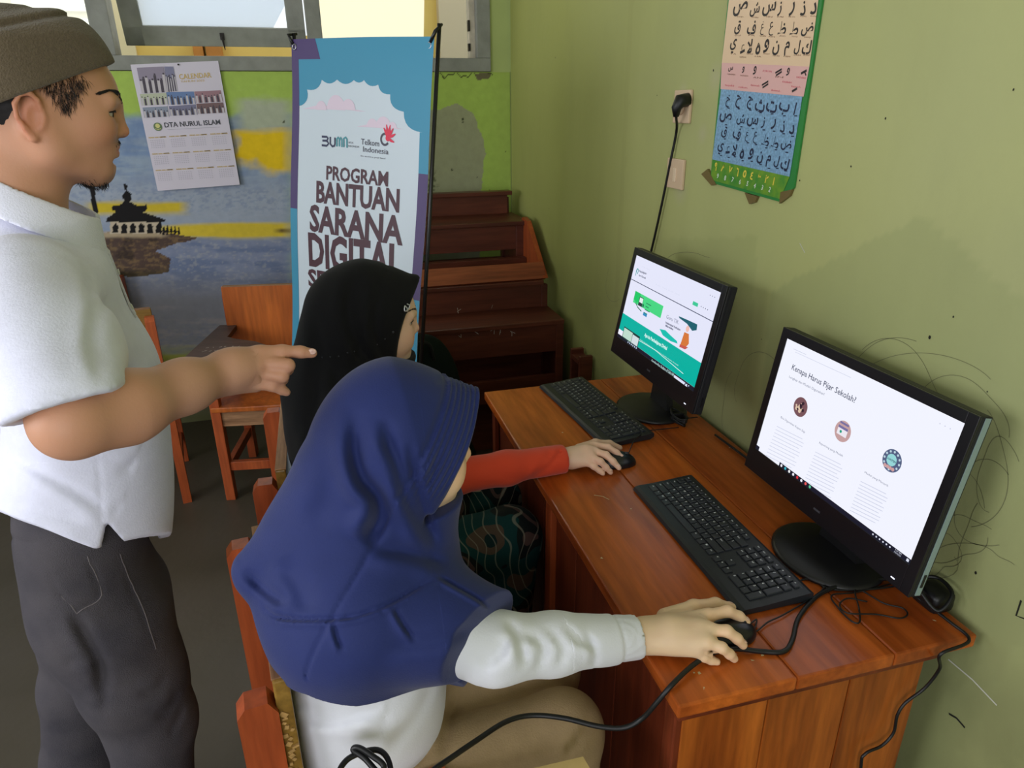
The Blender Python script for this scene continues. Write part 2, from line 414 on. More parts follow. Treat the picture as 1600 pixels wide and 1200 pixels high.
# ---------------------------------------------------------------- floor, ceiling, walls
fl = mat('cement_floor', (82, 74, 60), 0.42, 0.4, noise=0.35, nscale=3.0, bump=0.12, bscale=25, col2=(62, 56, 48))
tag(MB().span((XL - .1, YR - .1, -.1), (XW + .1, YB + .12, 0)).build('floor', fl), kind='structure')
tag(MB().span((XL - .1, YR - .1, ZC), (XW + .1, YB + .12, ZC + .1)).build('ceiling', ceil_m), kind='structure')
# left wall with two window openings, rear wall with a doorway (the daylight comes in here)
m = MB(); x0, x1 = XL - .12, XL
m.span((x0, YR, 0), (x1, YB, 1.05)); m.span((x0, YR, 2.5), (x1, YB, ZC))
for a, b in ((YR, -.8), (1.5, 1.85), (3.45, YB)): m.span((x0, a, 1.05), (x1, b, 2.5))
tag(m.build('wall_left', plain), kind='structure')
m = MB(); y0, y1 = YR - .12, YR
m.span((XL, y0, 0), (-2.35, y1, ZC)); m.span((.15, y0, 0), (XW, y1, ZC)); m.span((-2.35, y0, 2.55), (.15, y1, ZC)); m.span((-2.35, y0, 0), (.15, y1, .55))
tag(m.build('wall_rear', plain), kind='structure')

# right wall: old pale green paint with repainted patches, scuffs, stains and a painted light falloff (pigment per vertex)
ys = np.concatenate([np.arange(YR, 0, .1), np.arange(0, YB + .001, .012)]); zs = np.arange(0, ZC + .001, .0125)
Y, Z = np.meshgrid(ys, zs, indexing='ij'); y = Y.ravel(); z = Z.ravel()
base = np.array(s2l((180, 184, 122))); alt = np.array(s2l((168, 172, 122))); yel = np.array(s2l((176, 178, 116))); dirt_falloff = np.array(s2l((96, 100, 66)))
c = base + (alt - base) * np.clip(fbm(y * 1.5, z * 1.5, 3) * 2 - .5, 0, 1)[:, None]
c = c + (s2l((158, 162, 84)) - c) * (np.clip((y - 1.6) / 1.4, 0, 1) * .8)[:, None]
for poly, cc in (([(.62, .2), (1.35, .2), (1.42, 1.18), (1.02, 1.42), (.55, 1.2)], (150, 158, 108)),
                 ([(.0, .3), (.72, .3), (.60, 1.12), (.30, 1.22), (0, 1.3)], (176, 182, 124)),
                 ([(1.45, .9), (2.0, .85), (2.05, 1.2), (1.5, 1.3)], (160, 166, 108)),
                 ([(2.3, .9), (2.34, .9), (2.34, 3), (2.3, 3)], (158, 160, 100))):
    q = inpoly(y + .010 * fbm(y * 20, z * 20, 5), z + .012 * fbm(y * 16, z * 16, 6), poly); c[q] = c[q] * .60 + s2l(cc) * .40
lo = np.clip((1.25 - z) / .9, 0, 1) * np.clip(fbm(y * 5, z * 5, 9) * 2.6 - 1.0, 0, 1); c = c + (dirt_falloff - c) * (lo * .45)[:, None]; c = c * (1 - .30 * np.clip((1.15 - z) / .8, 0, 1) * (.6 + .8 * fbm(y * 2.5, z * 2.5, 17)))[:, None]  # grime, then light falloff towards the floor put into the wall colour
c = c * (1 - .05 * np.clip(fbm(y * 14, z * 3, 12) * 2 - .9, 0, 1))[:, None]
for (py, pz, r_) in ((1.93, 1.63, .03), (1.80, 1.52, .03), (1.9, 1.36, .05), (1.76, 1.66, .045)):   # worn pale spots
    d = np.hypot(y - py, z - pz); c = c + (s2l((176, 172, 140)) - c) * (np.clip(1 - d / r_, 0, 1) * .6)[:, None]
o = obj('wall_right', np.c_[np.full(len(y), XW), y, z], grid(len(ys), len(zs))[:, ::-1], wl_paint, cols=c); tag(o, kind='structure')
wall_right = o
MB().span((XW + .004, YR, 0), (XW + .14, YB, ZC)).build('wall_core', plain, o)
# pencil scribbles and marks on the right wall
ws = Sheet((XW, 0, 0), (0, -1, 0), (0, 0, 1)); pencil = mat('pencil_mark', (120, 122, 86), 0.8); blackm = mat('black_mark', (28, 28, 22), 0.8)
def curl(cx, cy, rx, ry, a0, a1, wob, seed, n=40):
    r = np.random.default_rng(seed); t = np.linspace(a0, a1, n); k = 1 + wob * np.sin(t * 1.7 + r.uniform(0, 6)) * .5 + wob * .3 * np.sin(t * 3.1)
    return [ws.uv(cx + rx * k_ * math.cos(q), cy + ry * k_ * math.sin(q)) for q, k_ in zip(t, k)]
it = []
for i, (cx, cy, rx, ry, a0, a1, wb) in enumerate([(1400, 575, 70, 48, 2.6, 5.2, .2), (1440, 610, 110, 60, 3.6, 6.0, .1), (1500, 660, 75, 70, 3.7, 6.6, .2),
        (1400, 650, 90, 100, 4.2, 6.9, .3), (1540, 790, 55, 60, 1.2, 5.4, .3), (1520, 730, 60, 90, -1.2, 1.6, .2), (1500, 840, 45, 40, 0, 6, .5), (1560, 740, 30, 60, 2, 6, .3),
        (1490, 770, 40, 90, 3, 6.5, .5), (1185, 600, 40, 45, 2.5, 5.5, .2), (1150, 640, 25, 50, 2, 4.5, .3), (1520, 880, 70, 25, 3.2, 6.4, .4), (1080, 405, 35, 10, 3.3, 6, .3), (960, 440, 14, 30, 1, 4, .2), (1470, 870, 30, 30, 0, 9, .6), (1540, 850, 40, 70, 2.8, 4.4, .3)]):
    it.append(Stroke(curl(cx, cy, rx, ry, a0, a1, wb, i), .0012))
tag(ws.geo(it, 'pencil_scribble', pencil, wall_right, lift=.0006), kind='stuff')
it = []
for (px, py, r_) in [(1453, 527, 3.5), (1118, 447, 2.4), (1490, 495, 2), (1384, 185, 2.2), (1027, 149, 2), (1115, 110, 3), (868, 90, 3), (858, 326, 2.5), (1190, 530, 1.6), (1543, 612, 1.5), (1330, 260, 2), (1525, 895, 3), (1584, 140, 1.8), (1250, 282, 2)]:
    a = ws.uv(px, py); it.append(Disc(a[0], a[1], r_ * .0008, 7, ry=r_ * .0011))
it.append(Stroke([ws.uv(*q) for q in ((1596, 938), (1588, 962), (1605, 968))], .003)); it.append(Stroke([ws.uv(*q) for q in ((1483, 1115), (1495, 1122), (1508, 1137))], .004))
ws.geo(it, 'dark_marks', blackm, wall_right, lift=.0007)
ws.geo([Stroke([ws.uv(*q) for q in ((1482, 1030), (1520, 1062), (1558, 1102))], .003), Stroke([ws.uv(*q) for q in ((1250, 380), (1258, 395))], .002)], 'pale_scratch', mat('scratch', (196, 198, 180), .8), wall_right, lift=.0007)

# back wall: green paint with a mural of a mosque by the sea (painted pigment), window opening above
wy = YB; zw = 1.752
xs = np.concatenate([np.arange(XL, -1.42, .02), np.arange(-1.42, XW + .001, .0055)]); zs = np.arange(0, zw + .001, .0058)
X, Z = np.meshgrid(xs, zs, indexing='ij'); x = X.ravel(); z = Z.ravel()
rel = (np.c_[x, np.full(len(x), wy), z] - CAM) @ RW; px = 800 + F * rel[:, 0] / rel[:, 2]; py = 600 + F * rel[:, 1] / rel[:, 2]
nz = .75 * fbm(px / 75, py / 10, 21) + .25 * fbm(px / 18, py / 3, 22); nz2 = fbm(px / 25, py / 25, 31); nf = fbm(px / 6, py / 3, 41)
C3 = lambda c: np.asarray(s2l(c)); c = np.tile(C3((168, 196, 92)), (len(x), 1))
def blend(mask, col): 
    global c
    mask = np.clip(mask, 0, 1)[:, None]; c = c + (C3(col) - c) * mask
sm = lambda a, b, t: np.clip((t - a) / (b - a), 0, 1)
wob = (nz - .5) * 26; wob2 = (nz2 - .5) * 40
left = sm(470, 440, px)
sky = left * sm(172, 190, py + wob2 * .6 + np.abs(px - 210) * .12 * (px < 300))
blend(sky, (128, 150, 182)); blend(sky * sm(.45, .62, nz), (150, 166, 186)); blend(sky * sm(.5, .7, nz2) * .6, (106, 130, 170))
blend(left * sm(360, 385, px) * sm(145, 165, py + wob) * sm(215, 195, py + wob), (176, 184, 160))
blend(left * sm(355, 372, px + wob2) * sm(198, 208, py + wob * .6) * sm(268, 252, py + wob2 * .7 - (px - 400) * .25), (232, 196, 30))
blend(left * sm(262, 300, py) * sm(380, 340, py), (160, 170, 186)); 
blend(left * sm(275, 300, py) * sm(.5, .65, nf) * sm(340, 320, py) * .5, (120, 138, 170))
blend(sm(128, 150, px) * sm(300, 280, px + wob * .4) * sm(313, 319, py + wob * .3) * sm(338, 331, py + wob * .3), (208, 184, 50))
blend(left * sm(225, 262, px) * sm(347, 353, py + wob * .35 + (px - 340) * .03) * sm(376, 369, py + wob * .35), (214, 190, 60))
blend(left * sm(425, 440, px) * sm(356, 359, py) * sm(365, 362, py), (110, 90, 50))
sea = left * sm(370, 377, py + wob * .2); blend(sea, (132, 142, 168)); blend(sea * sm(.48, .6, nz), (112, 126, 158)); blend(sea * sm(.58, .72, nf) * .5, (168, 170, 172))
blend(sea * sm(420, 470, py), (120, 122, 132)); blend(sea * sm(450, 500, py) * sm(.46, .62, nz), (138, 134, 138)); blend(sea * sm(480, 520, py + wob) * sm(.5, .7, nf) * .5, (104, 112, 138))
blend(left * sm(540, 556, py + wob), (148, 152, 62)); blend(left * sm(585, 600, py + wob * .6), (126, 128, 106)); blend(left * sm(630, 650, py) * .6, (120, 124, 74))
isl = inpoly(px + wob * .2, py + wob * .25, [(140, 366), (180, 360), (250, 362), (310, 373), (262, 384), (243, 392), (268, 405), (264, 426), (205, 432), (150, 428), (100, 420), (100, 370)])
c[isl] = C3((82, 66, 60)) + (C3((120, 98, 72)) - C3((82, 66, 60))) * sm(.5, .7, nf)[isl][:, None]
blend(isl * sm(418, 428, py) * .7, (60, 55, 35)); blend(isl * 1.0 * sm(.6, .7, nz2) * .7, (46, 38, 34))
blend(sm(150, 165, px) * sm(268, 250, px) * sm(360, 364, py) * sm(373, 369, py + wob * .2) * .8, (188, 170, 140))
ink = inpoly(px, py, [(193, 288), (197, 286), (199, 292), (198, 297), (205, 303), (206, 311), (202, 315), (216, 322), (228, 320), (231, 325), (224, 332), (258, 343), (258, 347), (166, 347), (166, 342), (181, 331), (174, 327), (177, 320), (186, 322), (195, 314), (191, 309), (192, 303), (196, 298)])
ink |= inpoly(px, py, [(137, 290), (138, 283), (142, 282), (147, 290), (148, 298), (158, 362), (150, 366), (141, 300)])
for k in range(6):
    ax = 176 + k * 13.5; ink |= inpoly(px, py, [(ax, 364), (ax, 353), (ax + 4.5, 348), (ax + 9, 353), (ax + 9, 364)])
ink |= inpoly(px, py, [(249, 347), (252, 347), (252, 365), (249, 365)])
for k in range(5):
    ax = 254 + k * 6; ink |= inpoly(px, py, [(ax, 367), (ax, 356), (ax + 1.5, 353), (ax + 3, 356), (ax + 3, 367)])
ink |= inpoly(px, py, [(252, 360), (281, 361), (281, 363.5), (252, 362.5)])
white = inpoly(px, py, [(172, 347), (250, 347), (250, 365), (172, 365)]); c[white & ~ink] = C3((196, 182, 160)); c[ink] = C3((22, 20, 22))
# right part of the wall: bare grey plaster patch, dark weeds at the banner edge
rp = inpoly(px + wob2 * .3, py + wob2 * .3, [(684, 172), (715, 163), (740, 178), (752, 205), (758, 240), (750, 300), (752, 420), (650, 430), (650, 180)])
blend(rp * .9, (158, 158, 132)); blend(sm(650, 690, px) * sm(150, 100, py) * .3, (150, 170, 80)); blend(sm(760, 790, px) * .25, (150, 160, 90))
blend(sm(655, 668, px) * sm(688, 678, px + wob * .4) * sm(262, 275, py) * sm(325, 300, py) * sm(.45, .6, nf) * .8, (60, 70, 30))
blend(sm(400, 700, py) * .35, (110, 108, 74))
sp = np.random.default_rng(5)
for _ in range(26):
    a, b = sp.uniform(360, 790), sp.uniform(120, 300); c[(np.hypot(px - a, py - b) < sp.uniform(.8, 2.0))] = C3((70, 76, 50))
crack = (py > 113) & (py < 123) & (px > 688) & (px < 770) & (np.abs(py - 117 - 3 * np.sin(px * .21) - 2 * np.sin(px * .5)) < 1.1); c[crack] = C3((62, 62, 40))
crack = inpoly(px, py, [(742, 118), (752, 113), (768, 116), (764, 123), (746, 125)]); c[crack] = C3((110, 104, 76))
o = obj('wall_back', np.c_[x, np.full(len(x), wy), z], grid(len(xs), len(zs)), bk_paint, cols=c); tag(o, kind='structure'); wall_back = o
m = MB(); m.span((XL, wy + .004, 0), (XW + .1, wy + .12, zw))
m.span((.925, wy, zw), (XW + .1, wy + .12, ZC)); m.span((XL, wy, zw), (-2.6, wy + .12, ZC)); m.span((-2.6, wy, 2.85), (.925, wy + .12, ZC)); m.build('wall_masonry', plain, wall_back)

# window of the back wall: three bays, the middle one an open top-hung sash
win = bpy.data.objects.new('window_1', None); COL.objects.link(win); tag(win, kind='structure')
zb, zt = 1.754, 2.85; wood_g = frame_m
glass = mat('window_glass', (235, 240, 240), 0.02, 0.5); gb = glass.node_tree.nodes['Principled BSDF']; gb.inputs['Transmission Weight'].default_value = 1.0; gb.inputs['IOR'].default_value = 1.2
frost = mat('frosted_glass', (232, 240, 246), 0.45, 0.5); gb = frost.node_tree.nodes['Principled BSDF']; gb.inputs['Transmission Weight'].default_value = 0.8; gb.inputs['IOR'].default_value = 1.1
yf = wy - .012
for a, b in (((-2.6, yf, zb), (.925, wy + .1, zb + .062)), ((-2.6, yf, zt - .06), (.925, wy + .1, zt)), ((.855, yf, zb + .062), (.925, wy + .1, zt - .06)),
             ((.035, yf, zb + .062), (.105, wy + .1, zt - .06)), ((-.885, yf, zb + .062), (-.80, wy + .1, zt - .06)), ((-2.6, yf, zb + .062), (-2.54, wy + .1, zt - .06))):
    MB().span(a, b, .004).build('window_frame', wood_g, win)
MB().span((.825, wy + .03, zb + .062), (.856, wy + .09, zt - .06), .003).build('glazing_bead', mat('worn_bead', (188, 180, 160), .7, noise=.15, nscale=20), win)
MB().span((.105, wy + .055, zb + .06), (.826, wy + .06, zt - .06)).build('pane', glass, win)
MB().span((-2.54, wy + .055, zb + .06), (-.885, wy + .06, zt - .06)).build('pane', glass, win)
hw = mat('dark_iron', (45, 42, 40), .5, .5, .6)
for a, b in ((1.94, 1.99), (1.85, 1.885)): MB().span((.819, wy + .025, a), (.829, wy + .05, b)).build('hinge', hw, win)
# sash (hinged on its top rail, swung outwards)
def sash(name):
    g = thing(name, None, None); ang = math.radians(13); h = .93; top = np.array([0, wy + .02, zt - .07]); Rm = np.array(Matrix.Rotation(ang, 3, 'X'))
    def bx(a, b, nm, mm, bev=.004):
        q = MB().span(a, b, bev); q.v[0] = q.v[0] @ Rm.T + top; return q.build(nm, mm, g)
    xa, xb = -.795, .03; s_ = .085
    bx((xa, -.02, -h), (xb, .02, -h + s_), 'sash_rail', wood_g); bx((xa, -.02, -s_), (xb, .02, 0), 'sash_rail', wood_g)
    bx((xa, -.02, -h), (xa + s_, .02, 0), 'sash_stile', wood_g); bx((xb - s_, -.02, -h), (xb, .02, 0), 'sash_stile', wood_g)
    bx((xa + s_ - .005, -.004, -h + s_ - .005), (xb - s_ + .005, .002, -s_ + .005), 'frosted_pane', frost, 0)
    q = MB(); q.span((-.372, -.028, -h + .03), (-.352, -.018, -h + .062), .003); q.tube([(-.362, -.03, -h + .05), (-.360, -.033, -h + .02), (-.357, -.03, -h - .012)], [.006, .005, .002], 8); q.v = [k @ Rm.T + top for k in q.v]; q.build('latch', hw, g)
    return g
sg = sash("window_sash"); sg.parent = win
# corridor wall outside the window
cw = mat('corridor_yellow', (214, 184, 104), .8, .2, noise=.06, nscale=3)
m = MB(); m.span((-3.4, 5.3, 0), (1.6, 5.4, 2.03)); m.span((-3.4, 5.3, 2.03), (-.98, 5.4, 3.6)); m.span((.12, 5.3, 2.03), (1.6, 5.4, 3.6)); m.span((-.98, 5.3, 3.0), (.12, 5.4, 3.6))  # opening added in the wall so bright sky whitens the frosted pane
tag(m.build('wall_corridor', cw), kind='structure')
tag(MB().span((-3.4, 3.92, 0), (1.6, 5.3, .02)).build('floor_corridor', fl), kind='structure')
tag(MB().span((-3.4, 3.92, 3.6), (1.6, 5.5, 3.7)).build('corridor_sky_block', ceil_m), kind='structure')  # unseen slab added to keep sky light off the corridor
cr = mat('cream_paint', (214, 202, 164), .8)
o = thing('trim_1', None, None); tag(o, kind='structure')
for a, b in ((-.66, -.60), (-.585, -.49)): MB().span((a, 5.22, 0), (b, 5.3, 2.03), .004).build('door_post', mat('orange_post', (176, 116, 50), .5, noise=.15, nscale=9), o)
MB().span((-1.95, 5.22, 0), (-1.83, 5.3, 3.2), .004).build('door_post', mat('brown_post', (120, 66, 44), .5), o)
MB().span((-1.80, 5.27, 1.2), (-1.0, 5.3, 3.2)).build('cream_panel', cr, o)
for a, b in ((1.98, 2.10), (2.14, 2.30)): MB().span((-1.62, 5.255, a), (-1.22, 5.272, b)).build('notice_sheet', mat('white_sheet', (238, 232, 220), .7), o)
MB().span((.92, 5.22, 1.7), (1.5, 5.3, 3.3), .004).build('cream_panel', mat('pale_corridor', (190, 174, 144), .8), o)
# ---------------------------------------------------------------- calendar on the back wall
paper = mat('calendar_paper', (214, 208, 222), .55, .3)
cal = thing('wall_calendar', 'white paper calendar with small group photos, pinned under the back window beside the mural', 'calendar', (-.56, YB - .01, 1.5))
off = np.array([-.56, YB - .01, 1.5]); hs = Sheet((0, YB - .012, 0), (1, 0, 0), (0, 0, 1))
cn = [hs.uv(*q) for q in ((204, 101), (341, 95), (375, 288), (247, 298))]
nx, ny = 9, 13; V = []
bend = lambda s_, t: .004 + .012 * t * t * abs(s_ - .35) + .004 * math.sin(s_ * 3) * t
for i in range(nx):
    for j in range(ny):
        s_, t = i / (nx - 1), j / (ny - 1); q = cn[0] * (1 - s_) * (1 - t) + cn[1] * s_ * (1 - t) + cn[2] * s_ * t + cn[3] * (1 - s_) * t
        V.append(hs.pt(np.array([q]), bend(s_, t))[0])
obj('sheet', V, grid(nx, ny)[:, ::-1], paper, cal, off)
cc = np.array(cn)
def cwarp(q):
    s_ = np.clip((q[:, 0] - cn[0][0]) / .37, 0, 1); t = np.clip((cn[0][1] - q[:, 1]) / .55, 0, 1); return .005 + .012 * t * t * np.abs(s_ - .35) + .004 * np.sin(s_ * 3) * t
hs.warp = cwarp
def cq(s_, t): return cn[0] * (1 - s_) * (1 - t) + cn[1] * s_ * (1 - t) + cn[2] * s_ * t + cn[3] * (1 - s_) * t
def cpx(pts): return Poly([hs.uv(*p) for p in pts])
ph = [((214, 106), (256, 104), (262, 144), (222, 146)), ((257, 104), (271, 104), (278, 142), (262, 144)), ((219, 147), (260, 145), (263, 163), (222, 165)), ((260, 144), (303, 143), (306, 162), (264, 164)),
      ((304, 143), (345, 141), (349, 159), (307, 161)), ((223, 168), (262, 166), (265, 182), (226, 184)), ((264, 166), (306, 163), (309, 179), (267, 181)), ((307, 162), (349, 160), (352, 176), (310, 178))]
cols = [(140, 130, 150), (120, 120, 150), (180, 186, 160), (90, 120, 170), (150, 110, 120), (130, 140, 160), (110, 110, 140), (110, 80, 80)]
pr_ = np.random.default_rng(11)
for i, (q, cl) in enumerate(zip(ph, cols)):
    pm = hs.geo([cpx(q)], 'photo_print', mat('photo_%s' % 'abcdefgh'[i], cl, .4), cal, off, .0008)
    it = []; it2 = []
    for k in range(9):
        t = (k + .5) / 9; a = np.array(q[3]) * (1 - t) + np.array(q[2]) * t; b = np.array(q[0]) * (1 - t) + np.array(q[1]) * t
        h = pr_.uniform(.45, .7); top = a + (b - a) * h; w_ = 2.6 if i == 0 else 1.6
        w_ = min(w_, abs(q[1][0] - q[0][0]) / 20); bd = [(a[0] - w_, a[1]), (a[0] + w_, a[1]), (top[0] + w_, top[1]), (top[0] - w_, top[1])]
        (it if k % 2 else it2).append(cpx(bd)); u = hs.uv(top[0], top[1] - 1.4); it.append(Disc(u[0], u[1], .0042 if i == 0 else .0028, 8))
    hs.geo(it, 'figures', mat('print_dark', (66, 58, 70), .5), pm, off, .0012); hs.geo(it2, 'figures', mat('print_light', (196, 190, 196), .5), pm, off, .0012)
gold = mat('print_gold', (206, 176, 90), .5); greyp = mat('print_grey', (150, 150, 165), .5); inkb = mat('print_ink', (60, 62, 72), .5)
hs.geo([textfit(hs, 'CALENDAR', (281, 124), (331, 121), (280, 116), .01), textfit(hs, 'TAHUN 2022', (283, 129), (320, 127), (283, 126), .0)], 'heading', gold, cal, off, .0008)
hs.geo([textfit(hs, 'DTA NURUL ISLAM', (258, 199), (345, 194), (257, 191.5), .02)], 'school_name', inkb, cal, off, .0008)
hs.geo([Stroke([hs.uv(262, 202.5), hs.uv(344, 198.5)], .0012)], 'underline', greyp, cal, off, .0008)
u = hs.uv(247, 198); hs.geo([Disc(u[0], u[1], .0185, 20)], 'round_emblem', mat('emblem_green', (96, 120, 80), .5), cal, off, .0008)
hs.geo([Disc(u[0], u[1] + .004, .010, 16), Stroke([(u[0] - .012, u[1] - .008), (u[0], u[1] - .012), (u[0] + .012, u[1] - .008)], .003)], 'emblem_detail', mat('emblem_gold', (210, 206, 130), .5), cal, off, .0012)
it = []; it2 = []; it3 = []
for r_ in range(3):
    for k in range(4):
        x0 = 233 + k * 32 + r_ * 5.5; y0 = 216 - k * 1.9 + r_ * 25.5
        it.append(textfit(hs, 'mmm nnn mm nn', (x0, y0), (x0 + 27, y0 - 1.4), (x0, y0 - 2.5), .03, res=1)); it3.append(Stroke([hs.uv(x0 + 18, y0 - 2), hs.uv(x0 + 26, y0 - 2.6)], .004))
        for j in range(5):
            for i in range(7): a = hs.uv(x0 + 3 + i * 3.3 + j * .5, y0 + 3.6 + j * 2.8 - i * .2); it2.append(Rq(a[0] - .0022, a[1] - .0016, a[0] + .0022, a[1] + .0016))
hs.geo(it, 'month_names', gold, cal, off, .0008); hs.geo(it3, 'month_years', mat('print_brown', (130, 110, 70), .5), cal, off, .0010); hs.geo(it2, 'day_numbers', mat('print_pale', (188, 184, 198), .5), cal, off, .0008)
MB().lathe([(.0, -.004), (.004, -.003), (.004, .0), (.0015, .004)], (0, 0, 0), 10).build('pin', hw, cal).location = Vector(hs.pt(np.array([hs.uv(279, 101)]), .004)[0] - off)
hs.warp = None

# ---------------------------------------------------------------- standing banner
bO = np.array([-.026, 2.551, 1.795]); a_, b_, c_ = -.875, -.121, .04
Q_ = np.array(Matrix.Rotation(a_, 3, 'Z') @ Matrix.Rotation(b_, 3, 'X') @ Matrix.Rotation(c_, 3, 'Y')); bU = Q_[:, 0]; bV = Q_[:, 2]; bN = np.cross(bU, bV)
ban = thing('standing_banner', 'tall printed banner with teal and purple border on black poles behind the girls', 'banner', (.0, 2.3, 0)); bo = np.array([0, 2.3, 0.])
BW, BH = .6, 1.6
bs = Sheet(bO, bU, bV); 
bwarp = lambda q: .010 * np.sin(q[:, 0] / BW * PI) * np.clip((q[:, 1] + 1.6) / 1.6, 0, 1) + .004 * np.sin(q[:, 1] * 9 + q[:, 0] * 4)
bs.warp = bwarp
nx, ny = 13, 33; g = np.array([(i / (nx - 1) * BW, -j / (ny - 1) * BH) for i in range(nx) for j in range(ny)])
obj('panel', bs.pt(g, 0), grid(nx, ny)[:, ::-1], mat('banner_white', (196, 208, 216), .45, .35), ban, bo, smooth=True)
back = bs.pt(g, -.0006); obj('panel_back', back, grid(nx, ny), mat('banner_back', (215, 215, 215), .6), ban, bo, smooth=True)
teal = mat('banner_teal', (60, 138, 168), .45, .35); purple = mat('banner_purple', (74, 58, 104), .45, .35); maroon = mat('banner_maroon', (74, 44, 54), .45, .35); pinkc = mat('banner_pink', (212, 196, 210), .45); tealp = teal
def gridpoly(poly, n=24):
    """cut a polygon into strips so that it follows the banner's curve"""
    from mathutils.geometry import tessellate_polygon
    bm = bmesh.new(); vs = [bm.verts.new((p[0], p[1], 0)) for p in poly]
    for t_ in tessellate_polygon([[Vector((p[0], p[1], 0)) for p in poly]]): bm.faces.new([vs[i] for i in t_])
    bmesh.ops.recalc_face_normals(bm, faces=bm.faces[:])
    for i in range(1, n):
        bmesh.ops.bisect_plane(bm, geom=bm.verts[:] + bm.edges[:] + bm.faces[:], plane_co=(i * BW / n * 1.0, 0, 0), plane_no=(1, 0, 0))
    for i in range(1, 12):
        bmesh.ops.bisect_plane(bm, geom=bm.verts[:] + bm.edges[:] + bm.faces[:], plane_co=(0, -i * .05, 0), plane_no=(0, 1, 0))
    bmesh.ops.triangulate(bm, faces=bm.faces[:]); bm.verts.index_update()
    v = np.array([q.co[:] for q in bm.verts]); f = [tuple(w_.index for w_ in p.verts) for p in bm.faces]; bm.free(); return v, f
def bp(pts): return [tuple(bs.uv(*p)) for p in pts]
cus = [(465, 167), (480, 140), (505, 125), (530, 125), (557, 126), (573, 126), (595, 133), (613, 148), (633, 175), (661, 207)]
edge = []
for a, b in zip(cus[:-1], cus[1:]): edge += [tuple(q) for q in arcpts(a, b, .24)][:-1]
edge.append(cus[-1]); e_uv = bp(edge); e_uv[0] = (.0, e_uv[0][1])
xr = bs.uv(661, 207)[0]
top = [(0, 0)] + e_uv + [(xr + .0, e_uv[-1][1]), (BW, e_uv[-1][1]), (BW, 0)]
bs.geo([gridpoly(top)], 'teal_sky', teal, ban, bo, .0006)
sw = .036
def strip(x0, x1, z0, z1, mm, nm, lift=.0009):
    n = max(2, int(abs(z1 - z0) / .05)); it = []
    for i in range(n): it.append(Rq(x0, z0 + (z1 - z0) * i / n, x1, z0 + (z1 - z0) * (i + 1) / n))
    bs.geo(it, nm, mm, ban, bo, lift)
vy = lambda px_, py_: bs.uv(px_, py_)[1]
zl1 = vy(458, 325); zl2 = vy(458, 590); zr1 = vy(662, 272); zr2 = vy(648, 468)
strip(0, sw, 0, zl1, purple, 'purple_border'); strip(0, sw, zl1, zl2, teal, 'teal_border'); strip(0, sw, zl2, -BH, purple, 'purple_border')
strip(BW - sw, BW, e_uv[-1][1], zr1, teal, 'teal_border'); strip(BW - sw, BW, zr1, zr2, purple, 'purple_border'); strip(BW - sw, BW, zr2, -BH, teal, 'teal_border')
bs.geo([gridpoly([(0, 0), (.122, 0), (.146, -.058), (sw, -.058), (0, -.07)])], 'purple_corner', purple, ban, bo, .0010)
def cloud(cs, base):
    it = []
    for (cx, cy, r_) in cs: a = bs.uv(cx, cy); b = bs.uv(cx + r_, cy); k = abs(b[0] - a[0]); it.append(Disc(a[0], a[1], k, 20, 0, PI, k * 1.0))
    it.append(Poly([bs.uv(*q) for q in base])); return it
bs.geo(cloud([(503, 172, 9), (527, 172, 15), (547, 172, 11)], [(472, 170), (575, 175), (560, 172), (500, 164)]), 'pink_cloud', pinkc, ban, bo, .0008)
bs.geo(cloud([(584, 199, 9), (601, 200, 12), (615, 201, 7)], [(560, 198), (632, 202.5), (612, 197), (580, 194)]), 'pink_cloud', pinkc, ban, bo, .0008)
B_ = lambda s_, a, b, t, nm, mm, bold=.0: bs.geo([textfit(bs, s_, a, b, t, bold)], nm, mm, ban, bo, .0012)
B_('PROGRAM', (512, 280), (607, 291), (512, 259), 'lettering', maroon, .024)
B_('BANTUAN', (497, 315), (624, 331), (497, 283), 'lettering', maroon, .032)
B_('SARANA', (487, 359), (630, 382), (487, 320), 'lettering', maroon, .032)
B_('DIGITAL', (485, 413), (630, 438), (485, 364), 'lettering', maroon, .034)
B_('SEKOLAH', (483, 446), (624, 472), (483, 420), 'lettering', maroon, .034)
navy = mat('logo_navy', (52, 56, 84), .5); lteal = mat('logo_teal', (70, 140, 150), .5); dgrey = mat('logo_grey', (72, 70, 84), .5); red = mat('logo_red', (214, 48, 78), .5)
def st(pts, w_): return Stroke([bs.uv(*q) for q in pts], w_)
W_ = .0065
bs.geo([st([(504, 213.5), (512, 214), (514, 216), (512, 220), (505, 219.8)], W_), st([(512, 220.5), (515, 224), (512, 228), (504, 227)], W_), st([(517.5, 214), (517.5, 225), (521, 229), (524, 228), (525, 225), (525, 215)], W_)], 'logo_letters', navy, ban, bo, .0012)
bs.geo([st([(528, 229), (528, 217), (530, 215), (532, 217), (532, 229)], W_), st([(532.5, 219), (534.5, 215), (536, 218), (536, 230)], W_ * .9), st([(539, 230), (539, 216.5), (542, 215), (544, 217.5), (544, 231)], W_)], 'logo_letters', lteal, ban, bo, .0012)
B_('UNTUK', (541.5, 223.5), (551, 224.4), (541.5, 221), 'small_print', navy, .01) if False else bs.geo([textfit(bs, 'UNTUK', (546, 224), (554, 224.8), (546, 221.2), .0), textfit(bs, 'INDONESIA', (546, 229.6), (563, 231), (546, 226.8), .0)], 'small_print', dgrey, ban, bo, .0012)
bs.geo([textfit(bs, 'Telkom', (566, 225.5), (594, 229), (566, 216.5), .004), textfit(bs, 'Indonesia', (569, 237), (608, 241.5), (569, 228.5), .004)], 'logo_letters', dgrey, ban, bo, .0012)
bs.geo([textfit(bs, 'the world in your hand', (565, 244.6), (603, 249), (565, 242.2), .0, 1)], 'small_print', dgrey, ban, bo, .0012)
